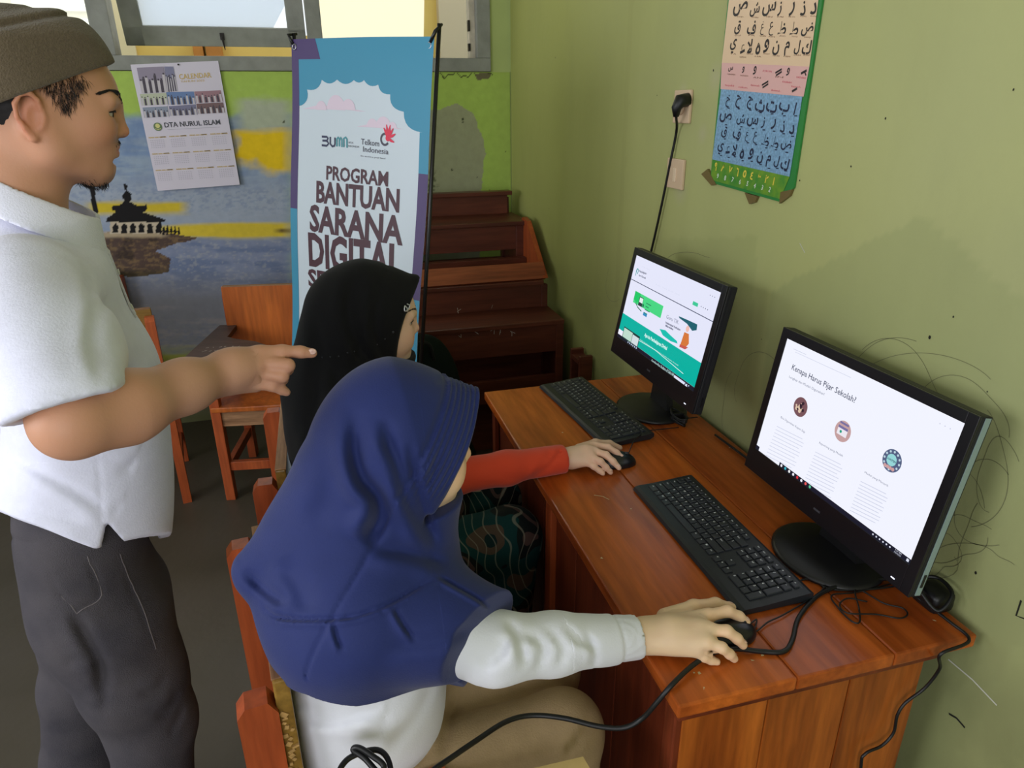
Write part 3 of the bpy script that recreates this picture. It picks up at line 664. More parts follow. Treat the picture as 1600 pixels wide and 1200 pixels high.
c0 = bs.uv(603, 218); t = np.linspace(PI * .35, PI * 1.8, 20); bs.geo([Stroke(np.c_[c0[0] + .0155 * np.cos(t), c0[1] + .0155 * np.sin(t)], .0065)], 'logo_ring', dgrey, ban, bo, .0012)
it = [Disc(c0[0] + .012, c0[1] + .004, .009, 12)]
for an, ln in ((115, .030), (92, .036), (68, .037), (44, .035), (15, .034), (-28, .030)):
    an = math.radians(an); p0 = (c0[0] + .010, c0[1] + .006); it.append(Stroke([p0, (p0[0] + ln * .6 * math.cos(an), p0[1] + ln * .6 * math.sin(an)), (p0[0] + ln * math.cos(an + .08), p0[1] + ln * math.sin(an + .08))], [.007, .0085, .003]))
bs.geo(it, 'logo_hand', red, ban, bo, .0014)
# frame of the banner: two poles, hooks and eyelets, foot
bk = mat('black_frame', (18, 18, 20), .35, .5)
mid = bO + bU * BW / 2 - bV * .75
TLc, TRc = bO, bO + bU * BW
for (cr_, s_) in ((TLc, -1), (TRc, 1)):
    tip = cr_ + bU * s_ * .002 + bV * (.035 if s_ > 0 else .02) - bN * .012
    MB().tube([tip, cr_ + bU * s_ * .003 - bV * .5 - bN * .016, cr_ + bU * s_ * .001 - bV * 1.58 - bN * .016], .0062, 8).build('pole', bk, ban, bo, True)
    MB().tube([cr_ - bU * s_ * .012 - bV * .014 + bN * .004, cr_ + bU * s_ * .006 + bV * .012 + bN * .008, tip - bN * .01], [.005, .005, .004], 8).build('hook', bk, ban, bo, True)
    tt = np.linspace(0, 2 * PI, 17); ctr = cr_ - bU * s_ * .018 - bV * .022 + bN * .003; MB().tube([ctr + .008 * (bU * math.cos(q) + bV * math.sin(q)) for q in tt], .0022, 6, False).build('eyelet', mat('eyelet_metal', (170, 170, 175), .3, .5, .9), ban, bo, True)
ft = bO + bU * BW / 2 - bV * 1.62; ft[2] = .012
for s_ in (-1, 1): MB().tube([ft + bU * s_ * .02, ft + bU * s_ * .28 - bN * .0], .010, 8).build('foot_bar', bk, ban, bo, True)
MB().tube([ft + bN * .0 , ft - bN * .35], .010, 8).build('foot_bar', bk, ban, bo, True)

# ---------------------------------------------------------------- alphabet poster on the right wall
pst = thing('alphabet_poster', 'long hijaiyah alphabet poster with cream, pink, blue and green bands on the right wall', 'poster', (XW, 1.57, 1.6)); po = np.array([XW, 1.57, 1.6])
L_ = lambda py: 1136 + (1109 - 1136) * py / 285.0; R_ = lambda py: 1284 + (1220 - 1284) * py / 316.0
psh = Sheet((XW - .006, 0, 0), (0, -1, 0), (0, 0, 1))
def band(p, mm, nm, lift, thick=False): return psh.geo([Poly([psh.uv(*q) for q in p])], nm, mm, pst, po, lift)
a = [psh.uv(1143, -62), psh.uv(1296, -75), psh.uv(1240, 293), psh.uv(1220, 316), psh.uv(1109, 285)]
q = MB(); q.prism([(-p[0], p[1]) for p in a], XW - .0055, XW - .001, 0); q.build('backing', mat('poster_green', (46, 130, 60), .4, .4), pst, po)
band([(1146, -60), (1289, -72), (1265, 104), (1128, 98)], mat('poster_cream', (226, 196, 160), .35, .4), 'cream_band', .0005)
band([(1128, 98), (1265, 104), (1256, 151), (1126, 139)], mat('poster_pink', (222, 176, 170), .35, .4), 'pink_band', .0005)
band([(1127, 139), (1254, 151), (1234, 276), (1113, 249)], mat('poster_blue', (124, 164, 196), .35, .4, noise=.22, nscale=160), 'blue_band', .0005)
band([(1113, 249), (1234, 276), (1219, 311), (1111, 281)], mat('poster_leaf', (52, 136, 52), .35, .4, col2=(120, 160, 44), nscale=30), 'green_band', .0005)
ar_black = mat('poster_ink', (40, 34, 36), .5); ar_blue = mat('poster_navy', (34, 40, 70), .5)
def glyph(ch, px, py, hpx, sheet=psh, bold=.012, rot=-.08, sxx=1.0):
    ch = {'لا': 'ﻻ'}.get(ch, ch); bold = 0 if ch in 'عغ' else bold; hpx *= 1.18
    v, f = text_geo(ch, 1.0, bold, 2); v = v.copy()
    if not len(v): return v, f
    c0_ = (v.min(0) + v.max(0)) / 2; v = v - c0_; hh = max(v[:, 1].max() - v[:, 1].min(), .35); a0 = sheet.uv(px, py); a1 = sheet.uv(px, py - hpx); k = abs(a1[1] - a0[1]) / max(hh, .62)
    v = v * k * np.array([sxx, 1, 1]); c, s_ = math.cos(rot), math.sin(rot); v = np.c_[v[:, 0] * c - v[:, 1] * s_, v[:, 0] * s_ + v[:, 1] * c, v[:, 2]]
    return v + [a0[0], a0[1], 0], f
rows = [('صشسزرذد', [(1157, 14), (1180, 15), (1202, 14), (1219, 14), (1238, 14), (1256, 13), (1272, 13)], 19),
        ('قفغعظطض', [(1153, 43), (1175, 43), (1192, 44), (1206, 45), (1223, 44), (1242, 45), (1262, 46)], 18),
        ('يءلاهونملك', [(1146, 72), (1161, 77), (1172, 72), (1185, 76), (1198, 72), (1213, 75), (1230, 76), (1246, 74), (1261, 74)], 19)]
def chars(s_):
    out = []; i = 0
    while i < len(s_):
        if s_[i:i + 2] == 'لا': out.append('لا'); i += 2
        else: out.append(s_[i]); i += 1
    return out
it = []; sm_ = []
names_ = ['SOD', 'SYIN', 'SIN', 'ZAI', 'RO', 'DZAL', 'DAL', 'QOF', 'FA', 'GHIN', 'AIN', 'ZHO', 'THO', 'DHOD', 'YA', 'HAMZAH', 'LAM ALIF', 'HA', 'WAU', 'NUN', 'MIM', 'LAM', 'KAF']; k = 0
for s_, ps, h in rows:
    for ch, (x_, y_) in zip(chars(s_), ps):
        it.append(glyph(ch, x_, y_, h, bold=.02)); sm_.append(textfit(psh, names_[k % len(names_)], (x_ - 5, y_ + 13), (x_ + 5, y_ + 13.6), (x_ - 5, y_ + 10.8), .0, 1)); k += 1
psh.geo(it, 'arabic_letters', ar_black, pst, po, .0010)
sm_ += [textfit(psh, t_, (x_ - 6, y_), (x_ + 6, y_ + 1), (x_ - 6, y_ - 2.5), 0, 1) for t_, x_, y_ in (('TANWIN', 1143, 117), ('FATHAH', 1163, 119), ('AN', 1183, 122), ('IN', 1218, 121))]
psh.geo(sm_, 'latin_names', mat('poster_red_ink', (120, 80, 60), .5), pst, po, .0010)
it = [textfit(psh, t_, (x_ - 7, y_), (x_ + 7, y_ + 1.5), (x_ - 7, y_ - 3), 0, 1) for t_, x_, y_ in (('SUKUN', 1199, 112), ('KASRAH', 1230, 129), ('FATHAH', 1252, 122), ('tasydid', 1140, 134), ('sukun', 1161, 137), ('dammah', 1180, 134), ('dhommah', 1212, 142), ('kasroh', 1244, 136))]
psh.geo(it, 'pink_captions', mat('poster_pink_ink', (206, 70, 96), .5), pst, po, .0010)
it = [glyph('س', 1142, 108, 7, bold=.02), glyph('و', 1162, 109, 9, bold=.02), glyph('و', 1180, 110, 12, bold=.02), glyph('و', 1232, 112, 11, bold=.02)]
for (x_, y_) in ((1217, 112), (1196, 131)): it += [Stroke([psh.uv(x_ - 5, y_ + 2), psh.uv(x_ + 5, y_ - 4)], .004), Stroke([psh.uv(x_ - 4, y_ + 6), psh.uv(x_ + 5, y_)], .004)]
it += [Stroke([psh.uv(1252, 115), psh.uv(1261, 110)], .005), Stroke([psh.uv(1238, 143), psh.uv(1246, 138)], .005), Stroke([psh.uv(1258, 113), psh.uv(1260, 118)], .003)]
psh.geo(it, 'vowel_signs', ar_black, pst, po, .0010)
rowsb = [('خحجثتبا', [(1138, 158), (1154, 159), (1172, 161), (1188, 165), (1206, 167), (1225, 170), (1243, 170)], 17),
         ('صشسزرذد', [(1134, 184), (1158, 187), (1176, 190), (1193, 192), (1209, 194), (1224, 198), (1238, 202)], 16),
         ('قفغعظطض', [(1132, 206), (1152, 208), (1168, 212), (1181, 215), (1197, 220), (1212, 223), (1229, 227)], 16),
         ('يءلاهونملك', [(1126, 232), (1138, 235), (1148, 234), (1160, 240), (1174, 241), (1188, 246), (1201, 252), (1214, 252), (1227, 256)], 17)]
it = []
for s_, ps, h in rowsb:
    for ch, (x_, y_) in zip(chars(s_), ps):
        it.append(glyph(ch, x_, y_, h, bold=.02, rot=-.2)); a0 = psh.uv(x_ + 1, y_ + 11); it.append(Rq(a0[0] - .005, a0[1] - .0012, a0[0] + .005, a0[1] + .0012))
psh.geo(it, 'arabic_letters', ar_blue, pst, po, .0010)
it = [glyph(ch, 1119 + i * 11.3, 260 + i * 2.9, 11, bold=.03, rot=-.25) for i, ch in enumerate('٩٨٧٦٥٤٣٢١')]
psh.geo(it, 'arabic_numerals', mat('poster_yellow', (226, 206, 80), .5), pst, po, .0010)
psh.geo([glyph(ch, 1122 + i * 11.6, 275 + i * 3.0, 7, bold=.02, rot=-.25) for i, ch in enumerate('98765432')], 'numerals', mat('poster_white', (214, 226, 210), .5), pst, po, .0010)
tape = mat('brown_tape', (112, 96, 56), .35, .4)
for nm, pts in (('tape', [(1096, 272), (1106, 264), (1119, 288), (1112, 290)]), ('tape', [(1164, 301), (1184, 307), (1180, 316), (1171, 319)]), ('tape', [(1220, 300), (1238, 296), (1234, 306), (1218, 318)])):
    q = MB(); q.prism([(-psh.uv(*p)[0], psh.uv(*p)[1]) for p in pts], XW - .0072, XW - .0005, 0); q.build(nm, tape, pst, po)
# ---------------------------------------------------------------- wooden desk against the right wall
wt = wood('desk_wood', (196, 102, 36), (132, 56, 20), 1, .26, .65); we = wood('desk_end_wood', (190, 104, 36), (128, 60, 18), 2, .32, .9); wd = wood('desk_dark_wood', (120, 52, 26), (84, 32, 16), 2, .4)
wo = wood('chair_orange', (172, 84, 42), (146, 62, 28), 2, .38, .8); wp = wood('worn_edge', (166, 124, 88), (120, 84, 54), 1, .6, 2.0); wbk = wood('backboard_wood', (196, 106, 42), (150, 72, 26), 2, .32, .6)
wtab = wood('tablet_dark', (84, 62, 54), (66, 48, 42), 1, .5); wr = wood('bench_wood', (100, 50, 34), (74, 34, 24), 0, .4, .7); wol = wood('olive_board', (150, 116, 52), (112, 80, 30), 1, .35)
Xf, Xb, Y0, Y1, ZT = .447, 1.012, .700, 1.995, .750
dk = thing('desk', 'long orange-brown varnished wooden desk against the right wall carrying both computers', 'desk', (.73, 1.35, 0)); do = np.array([.73, 1.35, 0])
for a, b in ((Xf, .6556), (.6566, .8426), (.8436, Xb)):
    MB().span((a, Y0, ZT - .026), (b, Y1, ZT), .004).build('plank', wt, dk, do)
for a, b in ((.475, .63), (.632, .79), (.792, .945)): MB().span((a, Y0 + .028, .03), (b, Y0 + .050, ZT - .026), .002).build('end_board', we, dk, do)
for a, b in ((.475, .70), (.702, .945)): MB().span((a, Y1 - .06, .03), (b, Y1 - .04, ZT - .026), .002).build('end_board', wd, dk, do)
for k in range(5): y_ = Y0 + .052 + k * .237; MB().span((.478, y_, .06), (.496, y_ + .235, ZT - .026), .002).build('front_board', wd, dk, do)
for y_ in (Y0 + .03, Y1 - .075): MB().span((.462, y_, 0), (.476, y_ + .035, ZT - .027), .003).build('leg', wd, dk, do); MB().span((.91, y_, 0), (.944, y_ + .035, .06), .003).build('leg', wd, dk, do)
MB().span((.462, 1.36, .03), (.478, 1.40, ZT - .027), .002).build('batten', wo, dk, do)
MB().span((.455, Y0 + .010, ZT - .045), (.95, Y0 + .028, ZT - .026), .003).build('edge_moulding', wd, dk, do)
sp_ = []; r9 = np.random.default_rng(3); dsh = Sheet((0, 0, ZT), (0, -1, 0), (1, 0, 0)); dsh.N = np.array([0, 0, 1.0])
for (px_, py_) in ((879, 676), (986, 795), (940, 872), (1175, 1015), (1093, 1052), (1175, 1032), (1190, 1024), (1240, 910), (1085, 1052), (1100, 1076), (1140, 700), (1460, 970)):
    a = dsh.uv(px_, py_); n_ = r9.integers(5, 8); an = np.sort(r9.uniform(0, 2 * PI, n_)); rr = r9.uniform(.0012, .004, n_); sp_.append(Poly(np.c_[a[0] + rr * np.cos(an), a[1] + rr * np.sin(an)]))
sp_.append(Stroke([dsh.uv(*q) for q in ((928, 774), (942, 776), (952, 781))], .002))
tag(dsh.geo(sp_, 'paint_specks', mat('speck', (196, 176, 130), .7), dk, do, .0006), kind='stuff')

# ---------------------------------------------------------------- school chairs (local: sitter faces +x)
def chair(name, label, loc, rz, kind, group='wooden school chairs'):
    g = thing(name, label, 'chair', loc, rz, group)
    for s_ in (-1, 1):
        q = MB(); q.prism([(-.225, 0), (-.172, 0), (-.172, .42), (-.170, .80), (-.170, .812), (-.182, .834), (-.212, .834), (-.224, .818), (-.224, .45)], s_ * .20 - .0175, s_ * .20 + .0175, 1)
        q.build('back_post', wo, g)
        MB().span((.19, s_ * .20 - .02, 0), (.23, s_ * .20 + .02, .42 if (s_ > 0 or kind != 'back') else .62), .003).build('leg', wo, g)
        MB().span((-.175, s_ * .20 - .012, .36), (.19, s_ * .20 + .012, .42), .002).build('side_rail', wo, g)
        MB().span((-.175, s_ * .20 - .012, .12), (.19, s_ * .20 + .012, .16), .002).build('stretcher', wo, g)
    MB().span((.195, -.18, .35), (.22, .18, .42), .002).build('front_rail', wp, g)
    MB().span((.195, -.18, .14), (.22, .18, .18), .002).build('stretcher', wo, g)
    MB().span((-.172, -.215, .42), (.235, .215, .442), .004).build('seat', wbk, g)
    bb = MB().span((-.172, -.21, .47), (-.150, .21, .86), .003).build('backrest', wol if kind != 'back' else wbk, g)
    MB().span((-.173, -.205, .858), (-.149, .205, .862), .001).build('worn_top_edge', wp, bb)
    if kind == 'arm':       # narrow writing arm outside the seat
        MB().prism([(-.10, -.40), (.265, -.43), (.265, -.315), (.10, -.290), (-.10, -.28)], .612, .630).build('writing_tablet', mat('raw_wood', (196, 170, 110), .6, noise=.1, nscale=20), g)
        MB().span((.02, -.31, .40), (.06, -.222, .612), .002).build('arm_support', wo, g)
    if kind == 'back':      # broad writing tablet
        q = MB(); c_ = [(-.16, -.245), (.30, -.265), (.30, .06), (.17, .04), (.10, -.03), (.055, -.12), (.02, -.165), (-.16, -.17)]; q.prism(c_, .66, .682); tb = q.build('writing_tablet', wtab, g)
        MB().span((.19, -.245, .62), (.23, -.18, .66), .002).build('tablet_bracket', wo, g)
        sh_ = Sheet((0, 0, .682), (0, 1, 0), (-1, 0, 0)); sh_.N = np.array([0, 0, 1.]); rr = np.random.default_rng(2); it = []
        for r_ in range(2):
            x_ = -.215
            for k in range(6 + r_): pp = [(x_ + rr.uniform(0, .018), -.16 - r_ * .045 + rr.uniform(-.010, .010)) for _ in range(4)]; it.append(Stroke(pp, .0022)); x_ += .024
        sh_.geo(it, 'chalk_scribble', mat('chalk', (190, 184, 176), .8), tb, None, .0008)
    return g
ch1 = chair('school_chair', 'orange wooden school chair under the girl in the navy hijab, nearest the camera', (.012, 1.029, 0), math.radians(7.5), 'arm')
ch2 = chair('school_chair', 'orange wooden school chair under the girl in the black hijab', (.02, 1.635, 0), 0, 'plain')
ch3 = chair('school_chair', 'empty school chair with dark scribbled writing tablet standing left of the banner', (-.27, 3.06, 0), math.radians(-99), 'back')
ch4 = chair('school_chair', 'orange school chair against the mural wall, only its back post showing past the man', (-1.18, 3.55, 0), math.radians(-90), 'plain')
ch5 = chair('school_chair', 'orange school chair facing the mural wall, half hidden behind the man', (-.92, 3.08, 0), math.radians(100), 'plain')
# splintered plywood on the near end of chair 1's backrest
q = MB(); r7 = np.random.default_rng(8)
for k in range(34): q.box((-.162 + r7.uniform(-.007, .007), -.2105, .80 - k * .008), (.004 + r7.uniform(0, .008), .002 + r7.uniform(0, .004), .003 + r7.uniform(0, .006)), Matrix.Rotation(r7.uniform(-1, 1), 3, 'Y'))
tag(q.build('splintered_edge', mat('splinter', (178, 140, 84), .9, noise=.3, nscale=90), ch1), kind='stuff')

# ---------------------------------------------------------------- piled school benches in the back right corner
b1 = thing('school_bench', 'dark red-brown school desk in the corner, lowest and nearest of the pile', 'bench', (.64, 2.88, 0), 0, 'school benches piled in the corner'); o1 = np.array([.64, 2.88, 0])
xa, xb = .16, .985
MB().span((xa, 2.755, .705), (xb, 3.0, .725), .003).build('top_board', wr, b1, o1)
MB().span((xa + .02, 2.765, .58), (xb - .03, 2.785, .705), .002).build('front_board', wr, b1, o1)
for x_ in (xa + .02, xb - .035): MB().span((x_, 2.762, 0), (x_ + .035, 2.80, .705), .003).build('leg', wr, b1, o1); MB().span((x_, 2.98, 0), (x_ + .03, 3.01, .83), .003).build('leg', wr, b1, o1)
MB().span((xb - .025, 2.80, .38), (xb - .008, 2.98, .70), .002).build('side_panel', wr, b1, o1)
MB().span((xa, 2.985, .725), (xb - .03, 3.005, .83), .002).build('back_board', wr, b1, o1)
MB().span((xa, 2.975, .83), (xb - .025, 3.03, .85), .003).build('cap_board', wr, b1, o1)
MB().span((xa + .02, 2.79, .36), (xb - .03, 2.98, .38), .002).build('shelf', wr, b1, o1)
MB().span((xa + .02, 2.765, .36), (xb - .03, 2.785, .47), .002).build('shelf_board', wr, b1, o1)
for x_ in (xa + .02, xb - .035): MB().span((x_ + .008, 2.80, .02), (x_ + .026, 2.98, .70), .002).build('side_panel', wr, b1, o1)
MB().span((xa + .02, 2.965, .03), (xb - .04, 2.980, .70), .002).build('rear_panel', wr, b1, o1)
bsh = Sheet((0, 2.7645, 0), (1, 0, 0), (0, 0, 1)); it = []; r6 = np.random.default_rng(4)
for (px_, py_) in ((715, 523), (742, 521), (770, 518), (782, 520), (800, 522), (718, 486), (765, 477)):
    a = bsh.uv(px_, py_); it.append(Stroke([a + r6.uniform(-.016, .016, 2) for _ in range(4)], .0022))
bsh.geo(it, 'chalk_scribble', MATS['chalk'], b1, o1, .0008)
b2 = thing('school_bench', 'bench lying on its back on the pile, pale end board upright against the right wall', 'bench', (.64, 3.08, .85), 0, 'school benches piled in the corner'); o2 = np.array([.64, 3.08, .85])
q = MB(); q.box((.56, 3.02, .885), (.83, .020, .080), Matrix.Rotation(math.radians(-32), 3, 'X'), .002); q.build('seat_board', wood('bench_lit', (156, 84, 50), (126, 62, 36), 0, .4), b2, o2)  # lighter copy of the bench wood: light on the tilted board put into its colour
q = MB(); q.prism([(2.985, .858), (3.30, .852), (3.40, 1.04), (3.33, 1.085), (3.26, 1.075)], .962, .984, 0); q.build('end_board', wo, b2, o2)
MB().span((.2, 3.26, .852), (.96, 3.30, .90), .002).build('rail', wr, b2, o2)
b3 = thing('school_bench', 'rear school bench desk with raised back ledge against the wall, highest of the pile', 'bench', (.6, 3.4, 0), 0, 'school benches piled in the corner'); o3 = np.array([.6, 3.4, 0])
MB().span((.18, 3.30, 1.05), (.985, 3.62, 1.07), .003).build('top_board', wr, b3, o3)
MB().span((.2, 3.325, .93), (.93, 3.345, 1.05), .002).build('front_board', wr, b3, o3)
for x_ in (.2, .925): MB().span((x_, 3.32, 0), (x_ + .04, 3.37, 1.05), .003).build('leg', wr, b3, o3); MB().span((x_, 3.60, 0), (x_ + .04, 3.64, 1.15), .003).build('leg', wr, b3, o3)
for x_ in (.21, .935): MB().span((x_, 3.37, .1), (x_ + .02, 3.60, 1.05), .002).build('side_panel', wr, b3, o3)
MB().span((.2, 3.60, .1), (.95, 3.62, .84), .002).build('rear_panel', wr, b3, o3)
MB().span((.18, 3.575, 1.07), (.95, 3.595, 1.165), .002).build('back_board', wr, b3, o3)
MB().span((.18, 3.55, 1.165), (.97, 3.62, 1.185), .003).build('cap_board', wr, b3, o3)
b4 = thing('wooden_crate', 'narrow dark wooden crate end between the corner benches and the wall', 'crate', (.99, 2.55, 0)); o4 = np.array([.99, 2.55, 0])
MB().span((.965, 2.50, 0), (1.02, 2.52, .64), .002).build('upright', wr, b4, o4); MB().span((.965, 2.60, 0), (1.02, 2.62, .64), .002).build('upright', wr, b4, o4); MB().span((.965, 2.52, .60), (1.02, 2.60, .62), .002).build('slat', wr, b4, o4); MB().span((.965, 2.52, .05), (1.02, 2.60, .07), .002).build('slat', wr, b4, o4)
# backpack on the floor between banner and benches
def bagf():
    s_ = SDF(); s_.ell((.33, 2.47, .56), (.13, .10, .24), k=.03); s_.ell((.33, 2.45, .24), (.18, .15, .24), k=.08); s_.ell((.27, 2.45, .68), (.09, .08, .12), k=.06)
    s_.custom(lambda p: fold(p, (1, 0, .4), .006, 38, 3), (0, 2.1, 0), (.8, 2.8, .9), 0, 'd'); s_.box((.4, 2.45, -.10), (.5, .5, .104), k=.002, op='s'); return s_
V, Fq = surf(bagf(), (.1, 2.2, -.02), (.65, 2.7, .8), .011)
o = thing('dark_backpack', 'dark green-black cloth backpack slumped beside the benches behind the girls', 'bag', (.38, 2.46, 0)); obj('cloth_body', V, Fq, mat('bag_cloth', (22, 30, 28), .9, .1), o, (.38, 2.46, 0), True)
MB().tube(spline([(.26, 2.38, .74), (.28, 2.37, .80), (.33, 2.37, .80), (.35, 2.39, .73)], 6), .008, 6).build('strap', mat('bag_strap', (18, 20, 20), .8), o, (.38, 2.46, 0), True)

# ---------------------------------------------------------------- wall socket, switch, plug and cable
iv = mat('ivory_plastic', (208, 182, 152), .5, .4); blk = mat('black_rubber', (16, 17, 18), .45, .45); wsh = Sheet((XW, 0, 0), (0, -1, 0), (0, 0, 1))
def wallbox(pxs, nm, lab, cat):
    pts = np.array([wsh.uv(*q) for q in pxs]); lo = pts.min(0); hi = pts.max(0); g = thing(nm, lab, cat, (XW, -(lo[0] + hi[0]) / 2, lo[1]))
    off_ = np.array([XW, -(lo[0] + hi[0]) / 2, lo[1]]); MB().span((XW - .010, -hi[0], lo[1]), (XW - .0005, -lo[0], hi[1]), .003).build('plate', iv, g, off_); return g, off_, lo, hi
g, of_, lo, hi = wallbox([(1059, 141), (1084, 143), (1080, 193), (1058, 190)], 'wall_socket', 'ivory wall socket with a black plug in it, beside the alphabet poster', 'socket')
q = MB(); q.lathe([(.021, 0), (.022, .006), (.018, .008), (.017, .002), (0, .002)], (0, 0, 0), 20); c_ = np.array([XW - .010, -(lo[0] + hi[0]) / 2, (lo[1] + hi[1]) / 2]); q.v = [np.c_[-k[:, 2], k[:, 0], k[:, 1]] + c_ for k in q.v]; q.build('socket_ring', iv, g, of_, True)
g, of_, lo, hi = wallbox([(1048, 246), (1073, 250), (1068, 297), (1046, 292)], 'light_switch', 'ivory light switch plate below the wall socket', 'switch')
MB().span((XW - .014, -(lo[0] * .45 + hi[0] * .55) - .008, lo[1] + .02), (XW - .009, -(lo[0] * .45 + hi[0] * .55) + .008, hi[1] - .025), .002).build('rocker', mat('rocker', (222, 200, 172), .4), g, of_)
cable = thing('power_cable', 'black power cable plugged into the wall socket, running down behind the far monitor', 'cable', (XW, 1.9, 1.55))
of_ = np.array([XW, 1.9, 1.55]); a = P(1064, 163, 'x', XW - .03); q = MB(); q.tube([a + (0.022, 0, .012), a + (-.004, 0, .008), a + (-.012, .002, -.01), a + (-.010, .004, -.032)], [.018, .019, .014, .008], 12); q.build('plug', blk, cable, of_, True)
pts = [a + (-.010, .004, -.03)] + [P(*q_, 'x', XW - .012) for q_ in ((1057, 205), (1047, 255), (1036, 310), (1024, 365), (1016, 400), (1010, 440))] + [np.array([.985, 1.93, .95]), np.array([.97, 1.80, .80]), np.array([.93, 1.72, .83])]
MB().tube(spline(pts, 8), .0038, 8).build('cord', blk, cable, of_, True)
# ---------------------------------------------------------------- monitors
mblk = mat('monitor_black', (20, 19, 24), .30, .5); mback = mat('monitor_shell', (26, 26, 30), .5, .4); silver = mat('monitor_edge', (150, 172, 172), .35, .5, .3)
def em(name, c, k=1.0): return mat(name, (0, 0, 0), .25, .3, emit=c, emit_s=k)
sc_white = em('screen_white', (228, 230, 250), 1.0)
def monitor(name, label, ctr, yaw, pitch, w_, h, base_xy, edge_m=silver):
    base = np.array([base_xy[0], base_xy[1], ZT]); g = thing(name, label, 'monitor', base)
    n = np.array([-math.cos(yaw) * math.cos(pitch), -math.sin(yaw) * math.cos(pitch), math.sin(pitch)]); U = np.array([math.sin(yaw), -math.cos(yaw), 0.]); V = np.cross(n, U)
    Rm = np.stack([U, V, n], 1); c0 = np.asarray(ctr)
    def put(mb, nm, mm, par=g, sm=False):
        mb.v = [k @ Rm.T + c0 for k in mb.v]; return mb.build(nm, mm, par, base, sm)
    put(MB().box((0, 0, -.013), (w_, h, .024), None, .003), 'casing', mback)
    put(MB().box((0, .01, -.034), (w_ * .7, h * .62, .03), None, .008), 'rear_housing', mback)
    bz = [.020, .020, .020, .052]          # left right top bottom
    fr = MB(); fr.span((-w_ / 2, -h / 2, -.002), (-w_ / 2 + bz[0], h / 2, .003), .001); fr.span((w_ / 2 - bz[1], -h / 2, -.002), (w_ / 2, h / 2, .003), .001)
    fr.span((-w_ / 2 + bz[0], h / 2 - bz[2], -.002), (w_ / 2 - bz[1], h / 2, .003), .001); fr.span((-w_ / 2 + bz[0], -h / 2, -.002), (w_ / 2 - bz[1], -h / 2 + bz[3], .003), .001)
    put(fr, 'bezel', mblk)
    put(MB().span((w_ / 2 + .0002, -h / 2 + .004, -.020), (w_ / 2 + .0012, h / 2 - .002, -.009)), 'side_edge_strip', edge_m)
    put(MB().span((w_ / 2 + .0012, -h / 2 + .02, -.017), (w_ / 2 + .0022, -h / 2 + .045, -.012)), 'port', mblk)
    S = Sheet(c0 + n * .0012, U, V); x0, x1, y0, y1 = -w_ / 2 + bz[0], w_ / 2 - bz[1], -h / 2 + bz[3], h / 2 - bz[2]
    scr = S.geo([Rq(x0, y0, x1, y1)], 'screen', sc_white, g, base, 0)
    # stand
    base_c = np.zeros(3); q = MB(); q.lathe([(.094, 0), (.101, .003), (.101, .008), (.094, .012), (.04, .016), (0, .017)], (0, 0, 0), 48, 1.0, 1.12); q.build('stand_foot', mat('stand_black', (22, 22, 24), .4, .45), g, None, True)
    nk = c0 - base - n * .04; q = MB(); q.prism([(-.055, 0), (.055, 0), (.045, .05), (.040, nk[2]), (-.040, nk[2]), (-.045, .05)], .022, .042, 0); q.v[0] = q.v[0] + np.array([0, 0, .010]); q.build('stand_neck', MATS['stand_black'], g)
    q = MB(); q.box((w_ * .42, -h / 2 + .012, .0034), (.008, .002, .001)); put(q, 'power_light', em('led_white', (230, 235, 255), 1.5))
    put(MB().box((0, -h / 2 + .024, .0034), (.018, .004, .0008)), 'maker_mark', mat('mark_grey', (70, 70, 78), .4))
    return g, S, scr, base, (x0, x1, y0, y1)
# near monitor -------------------------------------------------
g, S, scr, mb_, (x0, x1, y0, y1) = monitor('computer_monitor', 'near computer monitor with white web page and three round pictures', (.913, .981, .989), .007, .159, .483, .331, (.912, .960))
G = lambda it, nm, mm, lift=.0005: S.geo(it, nm, mm, scr, mb_, lift)
scr.data.materials[0] = em('near_screen_white', (242, 244, 255), 1.0)
ink1 = em('screen_ink', (60, 68, 96)); pale = em('screen_pale_text', (208, 212, 232)); mid_ = em('screen_mid', (120, 126, 150)); tb = em('taskbar', (26, 28, 44)); lil = em('screen_lilac', (240, 240, 255))
tx = lambda s_, a, b, t, bold=0, res=2: textfit(S, s_, a, b, t, bold, res)
G([tx('Kenapa Harus Pijar Sekolah?', (1237, 577), (1336, 630), (1240, 569), .006)], 'page_heading', ink1)
G([tx('Lengkap dan Mudah Digunakan!', (1233, 590), (1288, 618), (1234, 586.5), .0)], 'page_subheading', mid_)
G([tx('Bisa Digunakan Kapan Saja', (1220, 653), (1258, 677), (1221, 650)), tx('Reporting yang Mudah', (1280, 693), (1317, 714), (1281, 690)), tx('Modul yang Menarik', (1351, 739), (1388, 761), (1352, 736))], 'column_headings', mid_)
it = []
for (cx, cy, n_) in ((1214, 666, 10), (1274, 706, 12), (1345, 752, 10)):
    for k in range(n_):
        sl = .50; x_ = cx - k * 1.9; y_ = cy + k * 5.0; L1 = (44 if k % 3 else 40); it.append(Stroke([S.uv(x_, y_), S.uv(x_ + L1, y_ + L1 * sl)], .0014))
G(it, 'body_text_lines', pale)
